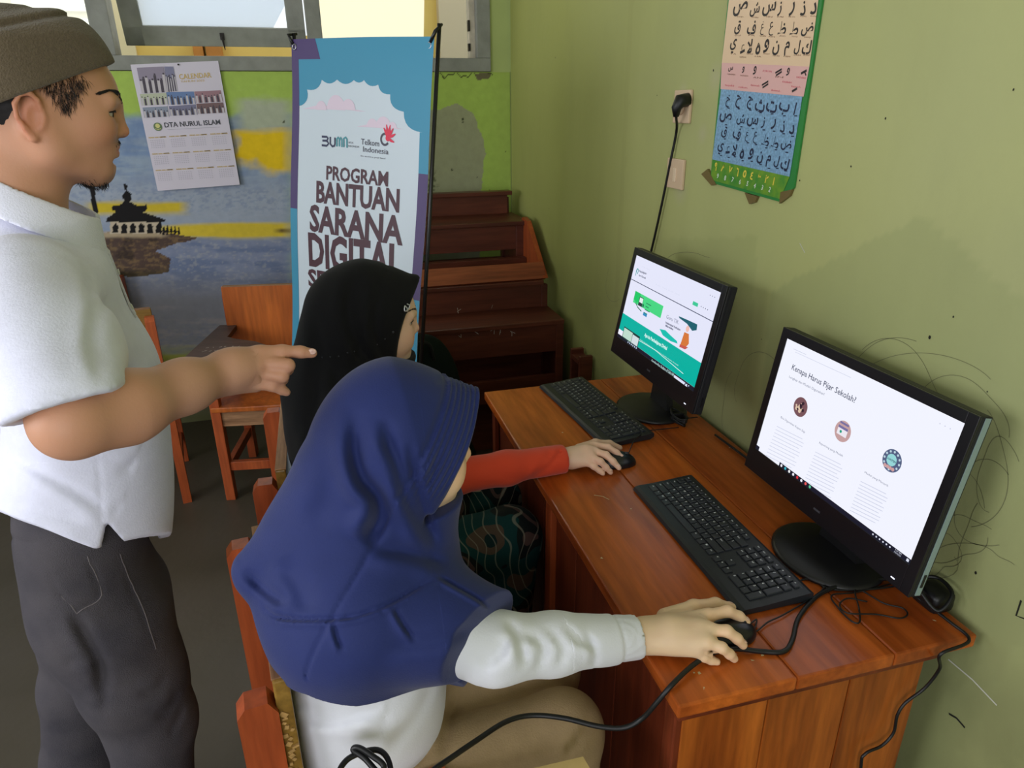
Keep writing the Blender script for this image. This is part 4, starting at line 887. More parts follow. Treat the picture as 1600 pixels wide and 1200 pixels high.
for i, (cx, cy, cl, c2) in enumerate(((1251, 636, (120, 84, 90), (222, 196, 170)), (1317, 674, (196, 160, 160), (236, 232, 240)), (1394, 720, (84, 96, 130), (190, 214, 226)))):
    a = S.uv(cx, cy); R_0 = .0205 if i == 0 else .0205
    d_ = G([Disc(a[0], a[1], .0205, 32)], 'round_picture', em('picture_%s' % 'abc'[i], cl)); r5 = np.random.default_rng(30 + i); it = []; it2 = []
    if i == 0:
        for k in range(9): an = r5.uniform(0, 6.28); rr = r5.uniform(.0, .014); it.append(Disc(a[0] + rr * math.cos(an), a[1] + rr * math.sin(an), r5.uniform(.002, .005), 8))
        for k in range(8): an = r5.uniform(0, 6.28); rr = r5.uniform(.0, .013); it2.append(Disc(a[0] + rr * math.cos(an), a[1] + rr * math.sin(an), r5.uniform(.002, .004), 8))
        G(it, 'figures', em('pic_light', c2), .0008); G(it2, 'figures', em('pic_dark', (56, 40, 52)), .0010)
    if i == 1:
        G([Rq(a[0] - .013, a[1] - .009, a[0] + .012, a[1] + .009)], 'laptop_picture', em('pic_white', c2), .0008); G([Rq(a[0] - .013, a[1] + .004, a[0] + .012, a[1] + .009), Rq(a[0] - .012, a[1] + .013, a[0] + .011, a[1] + .017)], 'laptop_bar', em('pic_violet', (120, 112, 160)), .0010); G([Disc(a[0] - .004, a[1] - .002, .003, 12)], 'green_dot', em('pic_green', (30, 160, 130)), .0010)
    if i == 2:
        G([Disc(a[0] - .001, a[1] + .001, .011, 12)], 'globe', em('pic_cyan', (150, 214, 216)), .0008); v, f = text_geo('CONTENT', .0052, .02, 1, 'CENTER'); G([(v + [a[0], a[1] - .001, 0], f)], 'picture_text', em('pic_navy', (40, 60, 90)), .0012)
        for k in range(12): an = k * .5236; it.append(Disc(a[0] + .0165 * math.cos(an), a[1] + .0165 * math.sin(an), .0022, 8))
        for k in range(4): it2.append(Disc(a[0] - .010 + k * .006, a[1] - .013, .0035, 8))
        G(it, 'icons', em('pic_light2', c2), .0010); G(it2, 'hands', em('pic_pink', (206, 160, 160)), .0012)
G([Rq(x0 + .085, y0, x1, y0 + .009)], 'taskbar', tb, .0009); G([Rq(x0, y0, x0 + .012, y0 + .009)], 'start_button', tb, .0009)
ic = [(240, 240, 250), (60, 180, 200), (240, 240, 240), (240, 240, 250), (220, 50, 60), (240, 240, 250), (240, 90, 90), (90, 200, 150)]
for i, cl in enumerate(ic): G([Disc(x0 + .093 + i * .0132, y0 + .0046, .0032, 8)], 'taskbar_icon', em('icon_%s' % 'abcdefgh'[i], cl), .0013)
it = [Disc(x1 - .085 + k * .008, y0 + .0045, .0018, 6) for k in range(6)]; v, f = text_geo('9:39 AM', .0042, 0, 1); it.append((v + [x1 - .034, y0 + .0052, 0], f)); v, f = text_geo('1/21/2022', .0038, 0, 1); it.append((v + [x1 - .035, y0 + .0012, 0], f)); it.append(Rq(x1 - .008, y0 + .002, x1 - .003, y0 + .007))
G(it, 'tray_icons', em('tray', (220, 224, 240)), .0013)
it = [Disc(x1 - .02 - k * .010, y1 - .018, .0013, 6) for k in range(3)] + [Stroke([S.uv(1243, 550), S.uv(1330, 590)], .0010), Stroke([S.uv(1240, 545), S.uv(1260, 554)], .0012)]
G(it, 'browser_marks', pale, .0006)
it = [Rq(x0 + .028 + k * .130, y0 + .045 - .0 * k, x0 + .028 + k * .130 + .0008, y1 - .115) for k in range(1, 3)]; G(it, 'column_rules', lil, .0006)
# far monitor --------------------------------------------------
g, S, scr, mb_, (x0, x1, y0, y1) = monitor('computer_monitor', 'far computer monitor showing a web page with a turquoise lower half', (.850, 1.610, 1.055), .009, .193, .492, .318, (.895, 1.72), mback)
sxx = lambda px_, py_: S.uv(px_, py_)
tq = em('page_turquoise', (0, 176, 160), 1.0)
ya = y0 + .0; split = S.uv(975, 490)[1] * .5 + S.uv(1088, 562)[1] * .5
G([Rq(x0, y0 + .010, x1, split)], 'turquoise_band', tq)
ln = S.uv(988, 435)[1] * .5 + S.uv(1107, 501)[1] * .5; G([Rq(x0, ln - .001, x1, ln + .001)], 'dark_rule', ink1)
G([Rq(x0, y0, x1, y0 + .010)], 'taskbar', tb, .0008)
a = S.uv(996, 424); t = np.linspace(-1.2, 4, 14); G([Stroke(np.c_[a[0] + .006 * np.cos(t), a[1] + .007 * np.sin(t)], .003), Stroke([(a[0] - .005, a[1] - .014), (a[0] - .004, a[1] + .004)], .003)], 'site_logo', em('logo_turq', (20, 150, 150)))
G([tx('Pembelajaran', (999, 425), (1010, 429), (999, 421.5), .02), tx('dari Rumah', (998, 431), (1009, 436), (998, 428), .02)], 'site_name', ink1)
G([tx('Beranda   Tentang   Bantuan   Kontak', (1025, 445), (1062, 462), (1025, 443)), tx('https://www', (1004, 417), (1016, 423), (1004, 415))], 'menu_text', pale)
u0 = S.uv(992, 456); u1 = S.uv(1037, 503)
c00 = [S.uv(*q) for q in ((993, 455), (1038, 478), (1030, 503), (988, 479))]; xs_ = [p[0] for p in c00]; ys_ = [p[1] for p in c00]; bx0, bx1, by0, by1 = (xs_[0] + xs_[3]) / 2, (xs_[1] + xs_[2]) / 2, (ys_[2] + ys_[3]) / 2, (ys_[0] + ys_[1]) / 2
G([Rq(bx0, by0 + .012, bx1, by1)], 'green_banner', em('banner_green', (70, 214, 130)), .0007); G([Rq(bx0, by0 + .02, bx0 + .035, by1), Disc(bx0 + .02, by1 - .018, .012, 16)], 'green_banner_shade', em('banner_green_dark', (30, 196, 100)), .0009)
G([Rq(bx0 + .034, by0 + .012, bx0 + .058, by1 - .008)], 'tablet_picture', em('tab_dark', (40, 60, 60)), .0011); G([Rq(bx0 + .037, by0 + .022, bx0 + .057, by1 - .010)], 'tablet_page', em('tab_white', (230, 240, 240)), .0013)
G([Stroke([(bx0 + .018, by0 + .014), (bx0 + .036, by0 + .006), (bx0 + .062, by0 + .001)], .003), Disc(bx0 + .064, by0 + .018, .005, 8)], 'plant_picture', em('tab_green', (30, 110, 80)), .0011)
G([Stroke([(bx0 + .078, by1 - .016 - k * .009), (bx0 + .108 - (k % 2) * .01, by1 - .016 - k * .009)], .0025) for k in range(4)], 'banner_text', em('bt', (40, 130, 90)), .0011)
G([Rq(bx0 + .075, by0 - .006, bx0 + .098, by0 + .003)], 'blue_button', em('btn_blue', (50, 140, 190)), .0011)
G([tx('Guru TIK', (1041, 497), (1060, 507), (1042, 491)), ], 'promo_text', mid_); G([tx('Implementasi Kurikulum', (1040, 505), (1063, 517), (1041, 502), .03), tx('Merdeka', (1040, 510), (1052, 516), (1040.5, 507), .03)], 'promo_bold_text', ink1)
a = [S.uv(*q) for q in ((1031, 514), (1040, 516), (1048, 524), (1058, 533), (1059, 537), (1048, 533), (1036, 524))]; G([Poly(a)], 'turquoise_wave', em('wave', (20, 190, 175)), .0007)
a = [S.uv(*q) for q in ((1061, 494), (1075, 500), (1090, 507), (1089, 516), (1082, 517), (1074, 506), (1062, 497))]; G([Poly(a)], 'teal_scarf', em('scarf', (30, 96, 110)), .0009)
u = S.uv(1075, 514); G([Poly([S.uv(*q) for q in ((1070, 519), (1077, 522), (1077, 537), (1070, 545), (1063, 540))])], 'orange_figure', em('fig_orange', (214, 120, 60)), .0011)
G([Disc(u[0], u[1], .008, 12)], 'figure_face', em('fig_face', (236, 190, 180)), .0012); G([Poly([S.uv(*q) for q in ((1063, 538), (1076, 543), (1071, 546), (1062, 542))])], 'figure_base', em('fig_red', (200, 90, 80)), .0013)
G([Rq(S.uv(1083, 473)[0], S.uv(1086, 475)[1] - .004, S.uv(1091, 477)[0], S.uv(1086, 475)[1] + .005)], 'green_button', em('btn_green', (60, 200, 150)), .0009)
G([Disc(S.uv(1096, 479)[0] + k * .010, S.uv(1096, 479)[1], .0016, 6) for k in range(4)], 'menu_icons', ink1, .0009)
lw = em('page_white_text', (214, 246, 244))
G([tx('Apa itu Pembelajaran Digital', (1007, 525), (1042, 547), (1008, 520), .035), tx('Kembangkan Budaya di Sekolah', (1018, 565), (1053, 588), (1019, 561), .03)], 'white_heading', lw, .0008)
G([Stroke([S.uv(979, 520), S.uv(1024, 547), S.uv(1068, 584)], .0016)] + [tx('untuk mendukung proses pembelajaran di kelas maupun di rumah', (1000, 531), (1060, 572), (1000, 529))], 'white_text', lw, .0008)
G([Rq(S.uv(1053, 590)[0], S.uv(1060, 594)[1] - .010, S.uv(1069, 597)[0] + .004, S.uv(1060, 594)[1] + .006), Disc(S.uv(1072, 604)[0], S.uv(1072, 604)[1], .006, 14)], 'chat_button', sc_white, .0010)
G([Rq(x0, y0 + .009, x0 + .055, y0 + .024)], 'preview_strip', lil, .0009); G([Rq(x0 + .03, y0 + .006, x0 + .135, y0 + .040)], 'preview_frame', em('prev_frame', (30, 60, 60)), .0011); G([Rq(x0 + .033, y0 + .010, x0 + .090, y0 + .037)], 'preview_picture', em('prev', (190, 220, 205)), .0013); G([Rq(x0 + .092, y0 + .010, x0 + .132, y0 + .034)], 'preview_picture', em('prev_b', (210, 222, 226)), .0013)
G([Disc(x0 + .075 + k * .011, y0 + .005, .0028, 6) for k in range(6)] + [Disc(x1 - .07 + k * .009, y0 + .005, .0020, 6) for k in range(6)], 'taskbar_icons', em('tray2', (200, 214, 240)), .0014)
G([Disc(x1 - .02 - k * .010, y1 - .016, .0013, 6) for k in range(3)], 'window_buttons', ink1, .0006)

# ---------------------------------------------------------------- keyboards (user's right = local +x, away from user = local +y)
kb_m = mat('keyboard_black', (30, 33, 38), .42, .4); key_m = mat('key_black', (36, 39, 46), .38, .45); leg_m = mat('key_print', (232, 236, 240), .6)
kmesh = {}
def keym(w_, d_, par):
    k = (round(w_, 4), round(d_, 4))
    if k not in kmesh:
        z = .0045; i = .0016; w2, d2 = w_ / 2, d_ / 2
        v = [(-w2, -d2, 0), (w2, -d2, 0), (w2, d2, 0), (-w2, d2, 0), (-w2 + .0004, -d2 + .0004, z - .0012), (w2 - .0004, -d2 + .0004, z - .0012), (w2 - .0004, d2 - .0004, z - .0012), (-w2 + .0004, d2 - .0004, z - .0012),
             (-w2 + i, -d2 + i, z), (w2 - i, -d2 + i, z), (w2 - i, d2 - i, z), (-w2 + i, d2 - i, z)]
        f = [(0, 1, 5, 4), (1, 2, 6, 5), (2, 3, 7, 6), (3, 0, 4, 7), (4, 5, 9, 8), (5, 6, 10, 9), (6, 7, 11, 10), (7, 4, 8, 11), (8, 9, 10, 11)]
        kmesh[k] = mkmesh('key', v, f, key_m)
    return kmesh[k]
U_ = .0187
rows_k = []
def R(y, seq, x=0.0, h=1.0):
    for w_, s_ in seq:
        if s_ is not None: rows_k.append((x, y, w_, h, s_))
        x += w_
R(5.15, [(1, 'Esc'), (.25, None)] + [(.98, 'F%d' % i) for i in range(1, 13)] + [(.99, 'Ins')], 0, .72); R(5.15, [(1, 'Hm'), (1, 'End'), (1, 'Pg')], 15.3, .72); R(5.15, [(1, 'x2'), (1, 'v'), (1, '+'), (1, 'o')], 18.6, .72)
R(4, [(1, c_) for c_ in '`1234567890-='] + [(2, 'Back')]); R(4, [(1, 'Del'), (1, 'End'), (1, 'PgD')], 15.3) if False else None
R(3, [(1.5, 'Tab')] + [(1, c_) for c_ in 'QWERTYUIOP[]'] + [(1.5, '\\')]); R(2, [(1.75, 'Caps')] + [(1, c_) for c_ in "ASDFGHJKL;'"] + [(2.25, 'Enter')])
R(1, [(2.25, 'Shift')] + [(1, c_) for c_ in 'ZXCVBNM,./'] + [(2.75, 'Shift')]); R(0, [(1.5, 'Ctrl'), (1, 'Fn'), (1, 'W'), (1.25, 'Alt'), (6, ''), (1.25, 'Alt'), (1, 'Fn'), (1.0, 'M'), (1, 'Ctrl')])
R(4, [(1, 'Ins'), (1, 'Hom'), (1, 'PgU')], 15.3); R(3, [(1, 'Del'), (1, 'End'), (1, 'PgD')], 15.3); R(1, [(1, '^')], 16.3); R(0, [(1, '<'), (1, 'v'), (1, '>')], 15.3)
R(4, [(1, 'Num'), (1, '/'), (1, '*'), (1, '-')], 18.6); R(3, [(1, '7'), (1, '8'), (1, '9')], 18.6); R(2, [(1, '4'), (1, '5'), (1, '6')], 18.6); R(1, [(1, '1'), (1, '2'), (1, '3')], 18.6); R(0, [(2, '0'), (1, '.')], 18.6)
rows_k += [(21.6, 2, 1, 2, '+'), (21.6, 0, 1, 2, 'Ent')]
def keyboard(label, loc, rz):
    g = thing('keyboard', label, 'keyboard', loc, rz, 'black computer keyboards'); L = .452; W = .152
    prof = [(0, .004), (.004, .010), (.012, .0125), (.05, .0135), (W - .006, .0205), (W, .019), (W, .010), (W - .01, .004), (.01, .001)]
    q = MB(); q.prism(prof, 0, L, 0); q.build('case', kb_m, g)
    sl = (.0205 - .0135) / (W - .056); x00 = .0115; y00 = .031; it = []; ez = lambda y_: .0135 + sl * (y_ - .05)
    w0 = MB()
    for (x_, y_, w_, h_, s_) in rows_k:
        cx = x00 + (x_ + w_ / 2) * U_; cy = y00 + (y_ + h_ / 2) * .0182; o = bpy.data.objects.new('key', keym(w_ * U_ - .0026, h_ * .0182 - .0026, g)); COL.objects.link(o); o.parent = g
        o.location = (cx, cy, ez(cy) - .0008); o.rotation_euler = (math.atan(sl), 0, 0)
        if s_:
            v, f = text_geo(s_, .0068 if len(s_) == 1 else .0040, .014, 1); v = v + [cx - w_ * U_ / 2 + .0048, cy + h_ * .0091 - .0085 + (0 if h_ > .9 else .003), 0]; v[:, 2] = ez(v[:, 1]) + .0042; it.append((v, f))
    V = []; Fs = []; n = 0
    for v, f in it: V.append(v); Fs += [tuple(i + n for i in p) for p in f]; n += len(v)
    tag(obj('key_print', np.concatenate(V), Fs, leg_m, g), kind='stuff')
    v, f = text_geo('Lenovo', .006, .0, 1); v = v + [L - .034, W - .014, 0]; v[:, 2] = ez(v[:, 1]) + .0004; obj('maker_name', v, f, mat('dim_print', (92, 98, 104), .5), g)
    return g
kb1 = keyboard('near black keyboard with white key letters in front of the near monitor', (.646, 1.303, ZT), math.radians(-90.2))
kb2 = keyboard('far black keyboard slightly turned, in front of the far monitor', (.624, 1.972, ZT), math.radians(-85.2))

# ---------------------------------------------------------------- mice
def mouse(label, loc, rz):
    g = thing('computer_mouse', label, 'mouse', loc, rz, 'black computer mice'); s_ = SDF()
    s_.ell((0, 0, .004), (.056, .031, .031), k=.01).box((0, 0, -.05), (.1, .1, .05), k=.002, rnd=.001, op='s')
    V, Fq = surf(s_, (-.07, -.04, -.004), (.07, .04, .045), .0028); obj('shell', V, Fq, mat('mouse_black', (20, 21, 26), .3, .5), g, None, True)
    MB().tube([(.012, 0, .0335), (.03, 0, .0295), (.05, 0, .016)], .0009, 6).build('button_seam', blk, g); q = MB(); q.lathe([(0, -.003), (.006, -.003), (.007, 0), (.006, .003), (0, .003)], (0, 0, 0), 14); q.v = [np.c_[k[:, 0], k[:, 2], k[:, 1]] + [.030, 0, .027] for k in q.v]; q.build('scroll_wheel', mat('wheel_grey', (50, 52, 56), .5), g, None, True)
    return g
ms1 = mouse('black mouse under the hand of the girl in the navy hijab', (.593, .812, ZT), math.radians(-4))
ms2 = mouse('black mouse under the hand of the girl in the black hijab', (.655, 1.437, ZT), math.radians(-12))

# ---------------------------------------------------------------- loose cables on and by the desk
def cable_(name, label, pts, r, loc=None, extra=None, n=8, group=None):
    pts = [np.asarray(p, float) for p in pts]; loc = np.asarray(loc if loc is not None else pts[0]); o = MB().tube(spline(pts, n), r, 8).build(name, blk, None, loc, True); o.location = loc
    return tag(o, label, 'cable', group)
Z = lambda px_, py_, z: P(px_, py_, 'z', z)
k_ = .7545
c_pts = [Z(1392, 903, .759), Z(1350, 908, .757), Z(1310, 916, .756), Z(1276, 932, .7555), Z(1248, 965, k_), Z(1238, 1000, k_), Z(1224, 1018, k_), Z(1190, 1018, k_), Z(1150, 1014, .760), Z(1115, 1020, .765), Z(1082, 1040, .762), Z(1050, 1070, .758), Z(1026, 1098, .728), Z(1004, 1122, .69), Z(975, 1137, .67), Z(935, 1135, .662), Z(880, 1122, .66), Z(830, 1118, .66), Z(790, 1128, .668), Z(740, 1160, .69), Z(690, 1194, .71), Z(640, 1225, .722), Z(600, 1215, .73), Z(570, 1185, .74), Z(552, 1172, .745), Z(560, 1168, .75), Z(580, 1180, .745), Z(600, 1200, .735), Z(570, 1225, .73), Z(530, 1215, .73), Z(545, 1185, .735), Z(590, 1172, .735), Z(610, 1200, .73), Z(600, 1260, .72)]
cable_('thick_black_cable', 'thick black cable winding over the desk edge and across the nearest girl\'s lap', c_pts, .0042)
cable_('thin_cable', 'thin black cable looped in a knot on the desk below the near monitor', [Z(1420, 905, k_), Z(1340, 925, k_), Z(1300, 930, k_), Z(1310, 950, k_), Z(1330, 970, k_), Z(1343, 972, k_), Z(1342, 950, k_), Z(1336, 925, .757), Z(1345, 922, k_), Z(1380, 942, k_), Z(1410, 950, k_), Z(1418, 960, k_), Z(1405, 966, k_), Z(1370, 960, k_), Z(1325, 958, .757), Z(1312, 945, k_), Z(1325, 935, .757), Z(1355, 940, k_)], .0015)
cable_('thin_cable', 'thin cord of the near keyboard leading behind the near monitor', [Z(1240, 912, k_), Z(1258, 905, k_), Z(1275, 908, k_), Z(1295, 920, k_), Z(1340, 922, k_), Z(1400, 915, .756), np.array([.99, .86, .756])], .0018)
cable_('thin_cable', 'thin cord of the near mouse passing round the near keyboard', [Z(1172, 975, .757), Z(1182, 968, k_), Z(1180, 980, k_), Z(1172, 990, k_), Z(1180, 1003, k_) * .0 + Z(1184, 985, k_), Z(1200, 972, k_), Z(1225, 960, k_), Z(1275, 930, k_), Z(1290, 915, .759)], .0014)
cable_('thin_cable', 'thin cord of the far mouse passing over the far keyboard to the monitor', [Z(973, 722, .757), Z(982, 708, k_), Z(990, 690, .775), Z(998, 682, .774), Z(1008, 674, k_), Z(1030, 671, k_), Z(1060, 668, k_)], .0014)
cable_('thin_cable', 'thin cord of the far keyboard leading behind the far monitor', [Z(985, 657, .76), Z(1000, 656, k_), Z(1020, 652, k_), Z(1050, 655, k_), Z(1090, 652, .756)], .0014)
cable_('hanging_cable', 'black cable hanging down beside the desk end near the wall', [np.array([.975, .80, .762]), np.array([.985, .735, .757]), np.array([.985, .692, .752]), P(1470, 1022, 'y', .685), P(1468, 1045, 'y', .70), P(1445, 1075, 'y', .71), P(1415, 1098, 'y', .715), P(1402, 1118, 'y', .715), P(1396, 1145, 'y', .715), P(1378, 1165, 'y', .715), P(1352, 1178, 'y', .715), P(1345, 1200, 'y', .715), P(1342, 1300, 'y', .715)], .0028)
g = thing('cable_bundle', 'coiled black cables bundled beside the foot of the far monitor', 'cable', tuple(P(1058, 660, 'z', ZT))); r4 = np.random.default_rng(6)
for k in range(5):
    t = np.linspace(0, 2 * PI, 22); a_ = .036 + .004 * k * .3; pts = np.c_[.012 * np.cos(t) * (1 + .2 * k * .3) + r4.uniform(-.004, .004), a_ * np.sin(t) + r4.uniform(-.006, .006), .006 + .0052 * k + .003 * np.sin(t * 2 + k)]
    MB().tube(pts, .003, 6).build('coil', blk, g, None, True)
MB().box((0, 0, .016), (.036, .010, .028), None, .004).build('cable_tie', blk, g)
# black adapter with cables behind the near monitor's corner
ad = thing('power_adapter', 'black plug adapter block with tangled leads beside the near monitor, at the wall', 'adapter', (.992, .785, ZT)); 
MB().box((.005, 0, .020), (.045, .055, .038), None, .009).build('block', blk, ad, None, True)
MB().box((-.005, .055, .015), (.035, .03, .028), None, .006).build('plug', blk, ad, None, True)
MB().tube(spline([(-.01, .03, .03), (-.03, .0, .04), (-.02, -.035, .02), (.01, -.03, .045), (.02, .01, .048), (-.005, .03, .04), (-.03, .05, .02), (-.02, .09, .012)], 8), .0035, 8).build('lead', blk, ad, None, True)
MB().tube(spline([(.0, .09, .01), (-.01, .2, .008), (.0, .45, .006), (-.01, .72, .006)], 8), .003, 8).build('lead', blk, ad, None, True)
# ---------------------------------------------------------------- people
def snap(f, p, it=6):
    p = np.array(p, float).reshape(-1, 3); e = 1e-3
    for _ in range(it):
        d = f(p); g = np.stack([(f(p + np.eye(3)[i] * e) - f(p - np.eye(3)[i] * e)) / (2 * e) for i in range(3)], 1)
        gn = np.linalg.norm(g, axis=1)[:, None] + 1e-6; p = p - np.clip(d[:, None] / gn, -.02, .02) * g / gn
    return p, g / gn
def hit(f, pts, d0=.6, d1=2.2, n=400):
    """first point of surface f met by the lines of sight through traced points"""
    dd = np.linspace(d0, d1, n); out = []
    for (x, y) in pts:
        q = np.array([D(x, y, d) for d in dd]); v = f(q); k = np.argmax(v < 0); out.append(q[k] if v[k] < 0 else q[0] * np.nan)
    out = np.array(out); out = out[~np.isnan(out[:, 0])]; return snap(f, out, 4) if len(out) else (out, out)
def topx(p):
    r = (p - CAM) @ RW; return 800 + F * r[:, 0] / r[:, 2], 600 + F * r[:, 1] / r[:, 2], r[:, 2]
def crease(s, pts, w_, amp, lo, hi, dmax=9, side=0.0):
    """sculpting stroke: a groove (amp>0) or ridge (amp<0) whose course was traced on the near side"""
    pts = np.array(pts, float); pts = spline(pts, 5)
    def fn(p):
        x, y, d = topx(p); q = np.c_[x, y]; dd = np.full(len(p), 1e9); sg = np.zeros(len(p)); tp = np.zeros(len(p)); nn = len(pts) - 1
        for i in range(len(pts) - 1):
            a, b = pts[i], pts[i + 1]; ab = b - a; t = np.clip((q - a) @ ab / (ab @ ab + 1e-9), 0, 1); v = q - a - t[:, None] * ab; k = np.hypot(v[:, 0], v[:, 1])
            m_ = k < dd; dd[m_] = k[m_]; tp[m_] = (i + t[m_]) / nn; sg[m_] = np.sign(ab[0] * v[m_, 1] - ab[1] * v[m_, 0])
        r = amp * np.exp(-(dd / w_) ** 2)
        if side: r = r - side * amp * np.exp(-((dd * sg - w_ * 1.9) / w_ / 1.3) ** 2)
        return r * (d < dmax) * np.clip(np.sin(np.clip(tp, 0, 1) * PI) * 1.6, .0, 1)
    return s.custom(fn, lo, hi, 0, 'd')
class Head:
    def __init__(h, O, R_, sc): h.O = np.asarray(O, float); h.R = R_; h.s = sc
    def w(h, p): return h.O + (np.atleast_2d(np.asarray(p, float)) * h.s) @ h.R.T
    def W(h, *p): return h.w(p)[0]
    def loc(h, p): return ((p - h.O) @ h.R) / h.s
    def build(h, s, ear=True, child=False, beard=False):
        c = lambda a, b, ra, rb, k=.012, op='u': s.cone(h.W(*a), h.W(*b), ra * h.s, rb * h.s, k * h.s, op)
        e = lambda p, r, k=.012, op='u', rr=None: s.ell(h.W(*p), np.array(r) * h.s, h.R if rr is None else h.R @ rr, k * h.s, op)
        e((-.006, 0, .046), (.096, .075, .088)); e((.032, 0, .045), (.071, .060, .062), .03)
        e((.042, 0, -.006), (.056, .054, .074), .025)
        for q in (-1, 1):
            c((.018, q * .050, -.035), (.070, q * .014, -.064), .020, .017, .03)          # jaw
            c((.0, q * .056, .0), (.018, q * .050, -.038), .022, .020, .03)
            e((.064, q * .036, .002), (.030, .024, .026), .03)                             # cheek
            if child: e((.062, q * .036, -.022), (.032, .024, .026), .03)
            c((.090, q * .040, .043), (.096, q * .014, .040), .0085, .0095, .016)         # brow ridge
        e((.078, 0, -.061), (.017, .019, .017), .02)                                      # chin
        e((.078, 0, -.030), (.024, .030, .020), .02)                                      # mouth mound
        for q in (-1, 1): e((.110, q * .032, .024), (.017, .016, .0115), .010, 's')        # eye sockets
        for q in (-1, 1):
            e((.0855, q * .030, .0245), (.0125, .0150, .0118), .006)                      # lids
            e((.0935, q * .0345, .0238), (.0135, .0150, .0036), .002, 's')                 # lid opening
        if child: c((.098, 0, .030), (.1065, 0, .003), .0065, .0085, .014); e((.107, 0, .0005), (.0095, .0095, .0085), .006)
        else: c((.099, 0, .037), (.1085, 0, .004), .0068, .0085, .012); e((.1085, 0, .0005), (.0098, .0095, .0090), .006)
        for q in (-1, 1): e((.1005, q * .0115, -.0035), (.0095, .0068, .0068), .005); e((.103, q * .0065, -.0105), (.004, .003, .003), .002, 's')
        e((.0955, 0, -.0215), (.0095, .0225, .0068), .006); e((.0935, 0, -.0345), (.0098, .0195, .0072), .006)
        e((.1085, 0, -.0275), (.0130, .0235, .0011), .002, 's'); e((.098, 0, -.0455), (.007, .018, .0045), .006, 's')
        for q in ((-1, 1) if ear else ()):
            s.ell(h.W(-.006, q * .0765, .003), np.array((.017, .0075, .029)) * h.s, h.R @ np.array(Matrix.Rotation(q * .35, 3, 'Z') @ Matrix.Rotation(.15, 3, 'Y')), .006)
            e((.000, q * .088, .003), (.0115, .0085, .018), .003, 's'); e((-.010, q * .090, .020), (.006, .005, .010), .003, 's')
            hx = [(.006, .080, .012), (.003, .085, .026), (-.006, .089, .034), (-.017, .091, .030), (-.023, .090, .016), (-.021, .088, .0), (-.012, .085, -.014), (-.003, .080, -.025), (.002, .076, -.022)]
            s.chain([h.W(a, q * b, c_) for a, b, c_ in hx], [x * h.s for x in (.0030, .0034, .0036, .0036, .0034, .0034, .0042, .0060, .0045)], .0025 * h.s)
            c((.009, q * .078, .003), (.007, q * .078, -.008), .004, .004, .005)
        c((-.022, 0, -.03), (-.045, 0, -.145), .056, .060, .03)
    def colors(h, V, base, child=False, beard=False):
        L_ = h.loc(V); n = len(V); c = np.tile(s2l(base), (n, 1)); head = (np.abs(L_[:, 1]) < .12) & (L_[:, 2] > -.11) & (L_[:, 2] < .15) & (np.abs(L_[:, 0]) < .14)
        def g(p, r): 
            q = (L_ - np.array(p)) / np.array(r); return np.exp(-(q ** 2).sum(1)) * head
        def mx(m_, col, k=1.0):
            nonlocal c
            m_ = np.clip(m_ * k, 0, 1)[:, None]; c = c + (s2l(col) - c) * m_
        sx = np.abs(L_[:, 1]); Ls = L_.copy(); Ls[:, 1] = sx
        def gs(p, r): q = (Ls - np.array(p)) / np.array(r); return np.exp(-(q ** 2).sum(1)) * head
        b = np.array(base, float)
        mx(gs((.08, .040, -.002), (.03, .022, .02)), b * [1.02, .86, .84], .5); mx(g((.115, 0, 0), (.012, .014, .012)), b * [1.02, .84, .82], .6)
        mx(gs((-.010, .088, .005), (.03, .012, .035)), b * [1.0, .78, .74], .6)
        lip = np.clip(1.5 - (((L_ - [.102, 0, -.028]) / [.02, .0235, .0120]) ** 2).sum(1) * 1.4, 0, 1) * head; mx(lip, (188, 112, 104) if not child else (204, 132, 122), .8)
        mx(gs((.098, .030, .014), (.012, .016, .007)), b * [.86, .78, .78], .5)
        if beard:
            mx(g((.101, 0, -.0135), (.016, .030, .0070)), (84, 66, 58), .95); mx(g((.080, 0, -.074), (.026, .024, .014)), (80, 64, 56), .9); mx(gs((.05, .03, -.076), (.024, .02, .014)), (110, 84, 70), .6); mx(gs((.09, .016, -.046), (.01, .01, .012)), (140, 104, 86), .4)
        return c
    def eyes(h, par, off):
        for q in (-1, 1):
            o = MB(); 
            bm = bmesh.new(); bmesh.ops.create_uvsphere(bm, u_segments=20, v_segments=14, radius=.0116 * h.s); v = np.array([x.co[:] for x in bm.verts]); f = [tuple(w_.index for w_ in p.verts) for p in bm.faces]; bm.free()
            ctr = h.W(.0845, q * .030, .0240); eo = obj('eye', v + ctr, f, mat('eye_white', (216, 206, 198), .2, .5), par, off, True)
            ir = MB().lathe([(0, .0004), (.0056, .0004), (.0066, -.0008), (0, -.0012)], (0, 0, 0), 18); k = np.concatenate(ir.v) * h.s; ax = np.c_[k[:, 2] + .0116 * h.s * .965, k[:, 0], k[:, 1]]; g_ = ir.f
            obj('iris', ax @ h.R.T + ctr, g_, mat('iris_brown', (40, 26, 20), .15, .6), eo, off, True)
    def lash(h, f, par, off, m_, r0=.0011):
        for q in (-1, 1):
            P0, G_ = snap(f, h.w([(.0985, q * .0185, .0275), (.0990, q * .026, .0288), (.0965, q * .035, .0284), (.0910, q * .0430, .0268), (.0860, q * .0480, .0245)])); pts = spline(P0 + G_ * .0006, 5); k = len(pts)
            MB().tube(pts, [r0 * (.5 + .8 * math.sin(PI * i / (k - 1))) for i in range(k)], 5).build('eyelashes', m_, par, off, True)
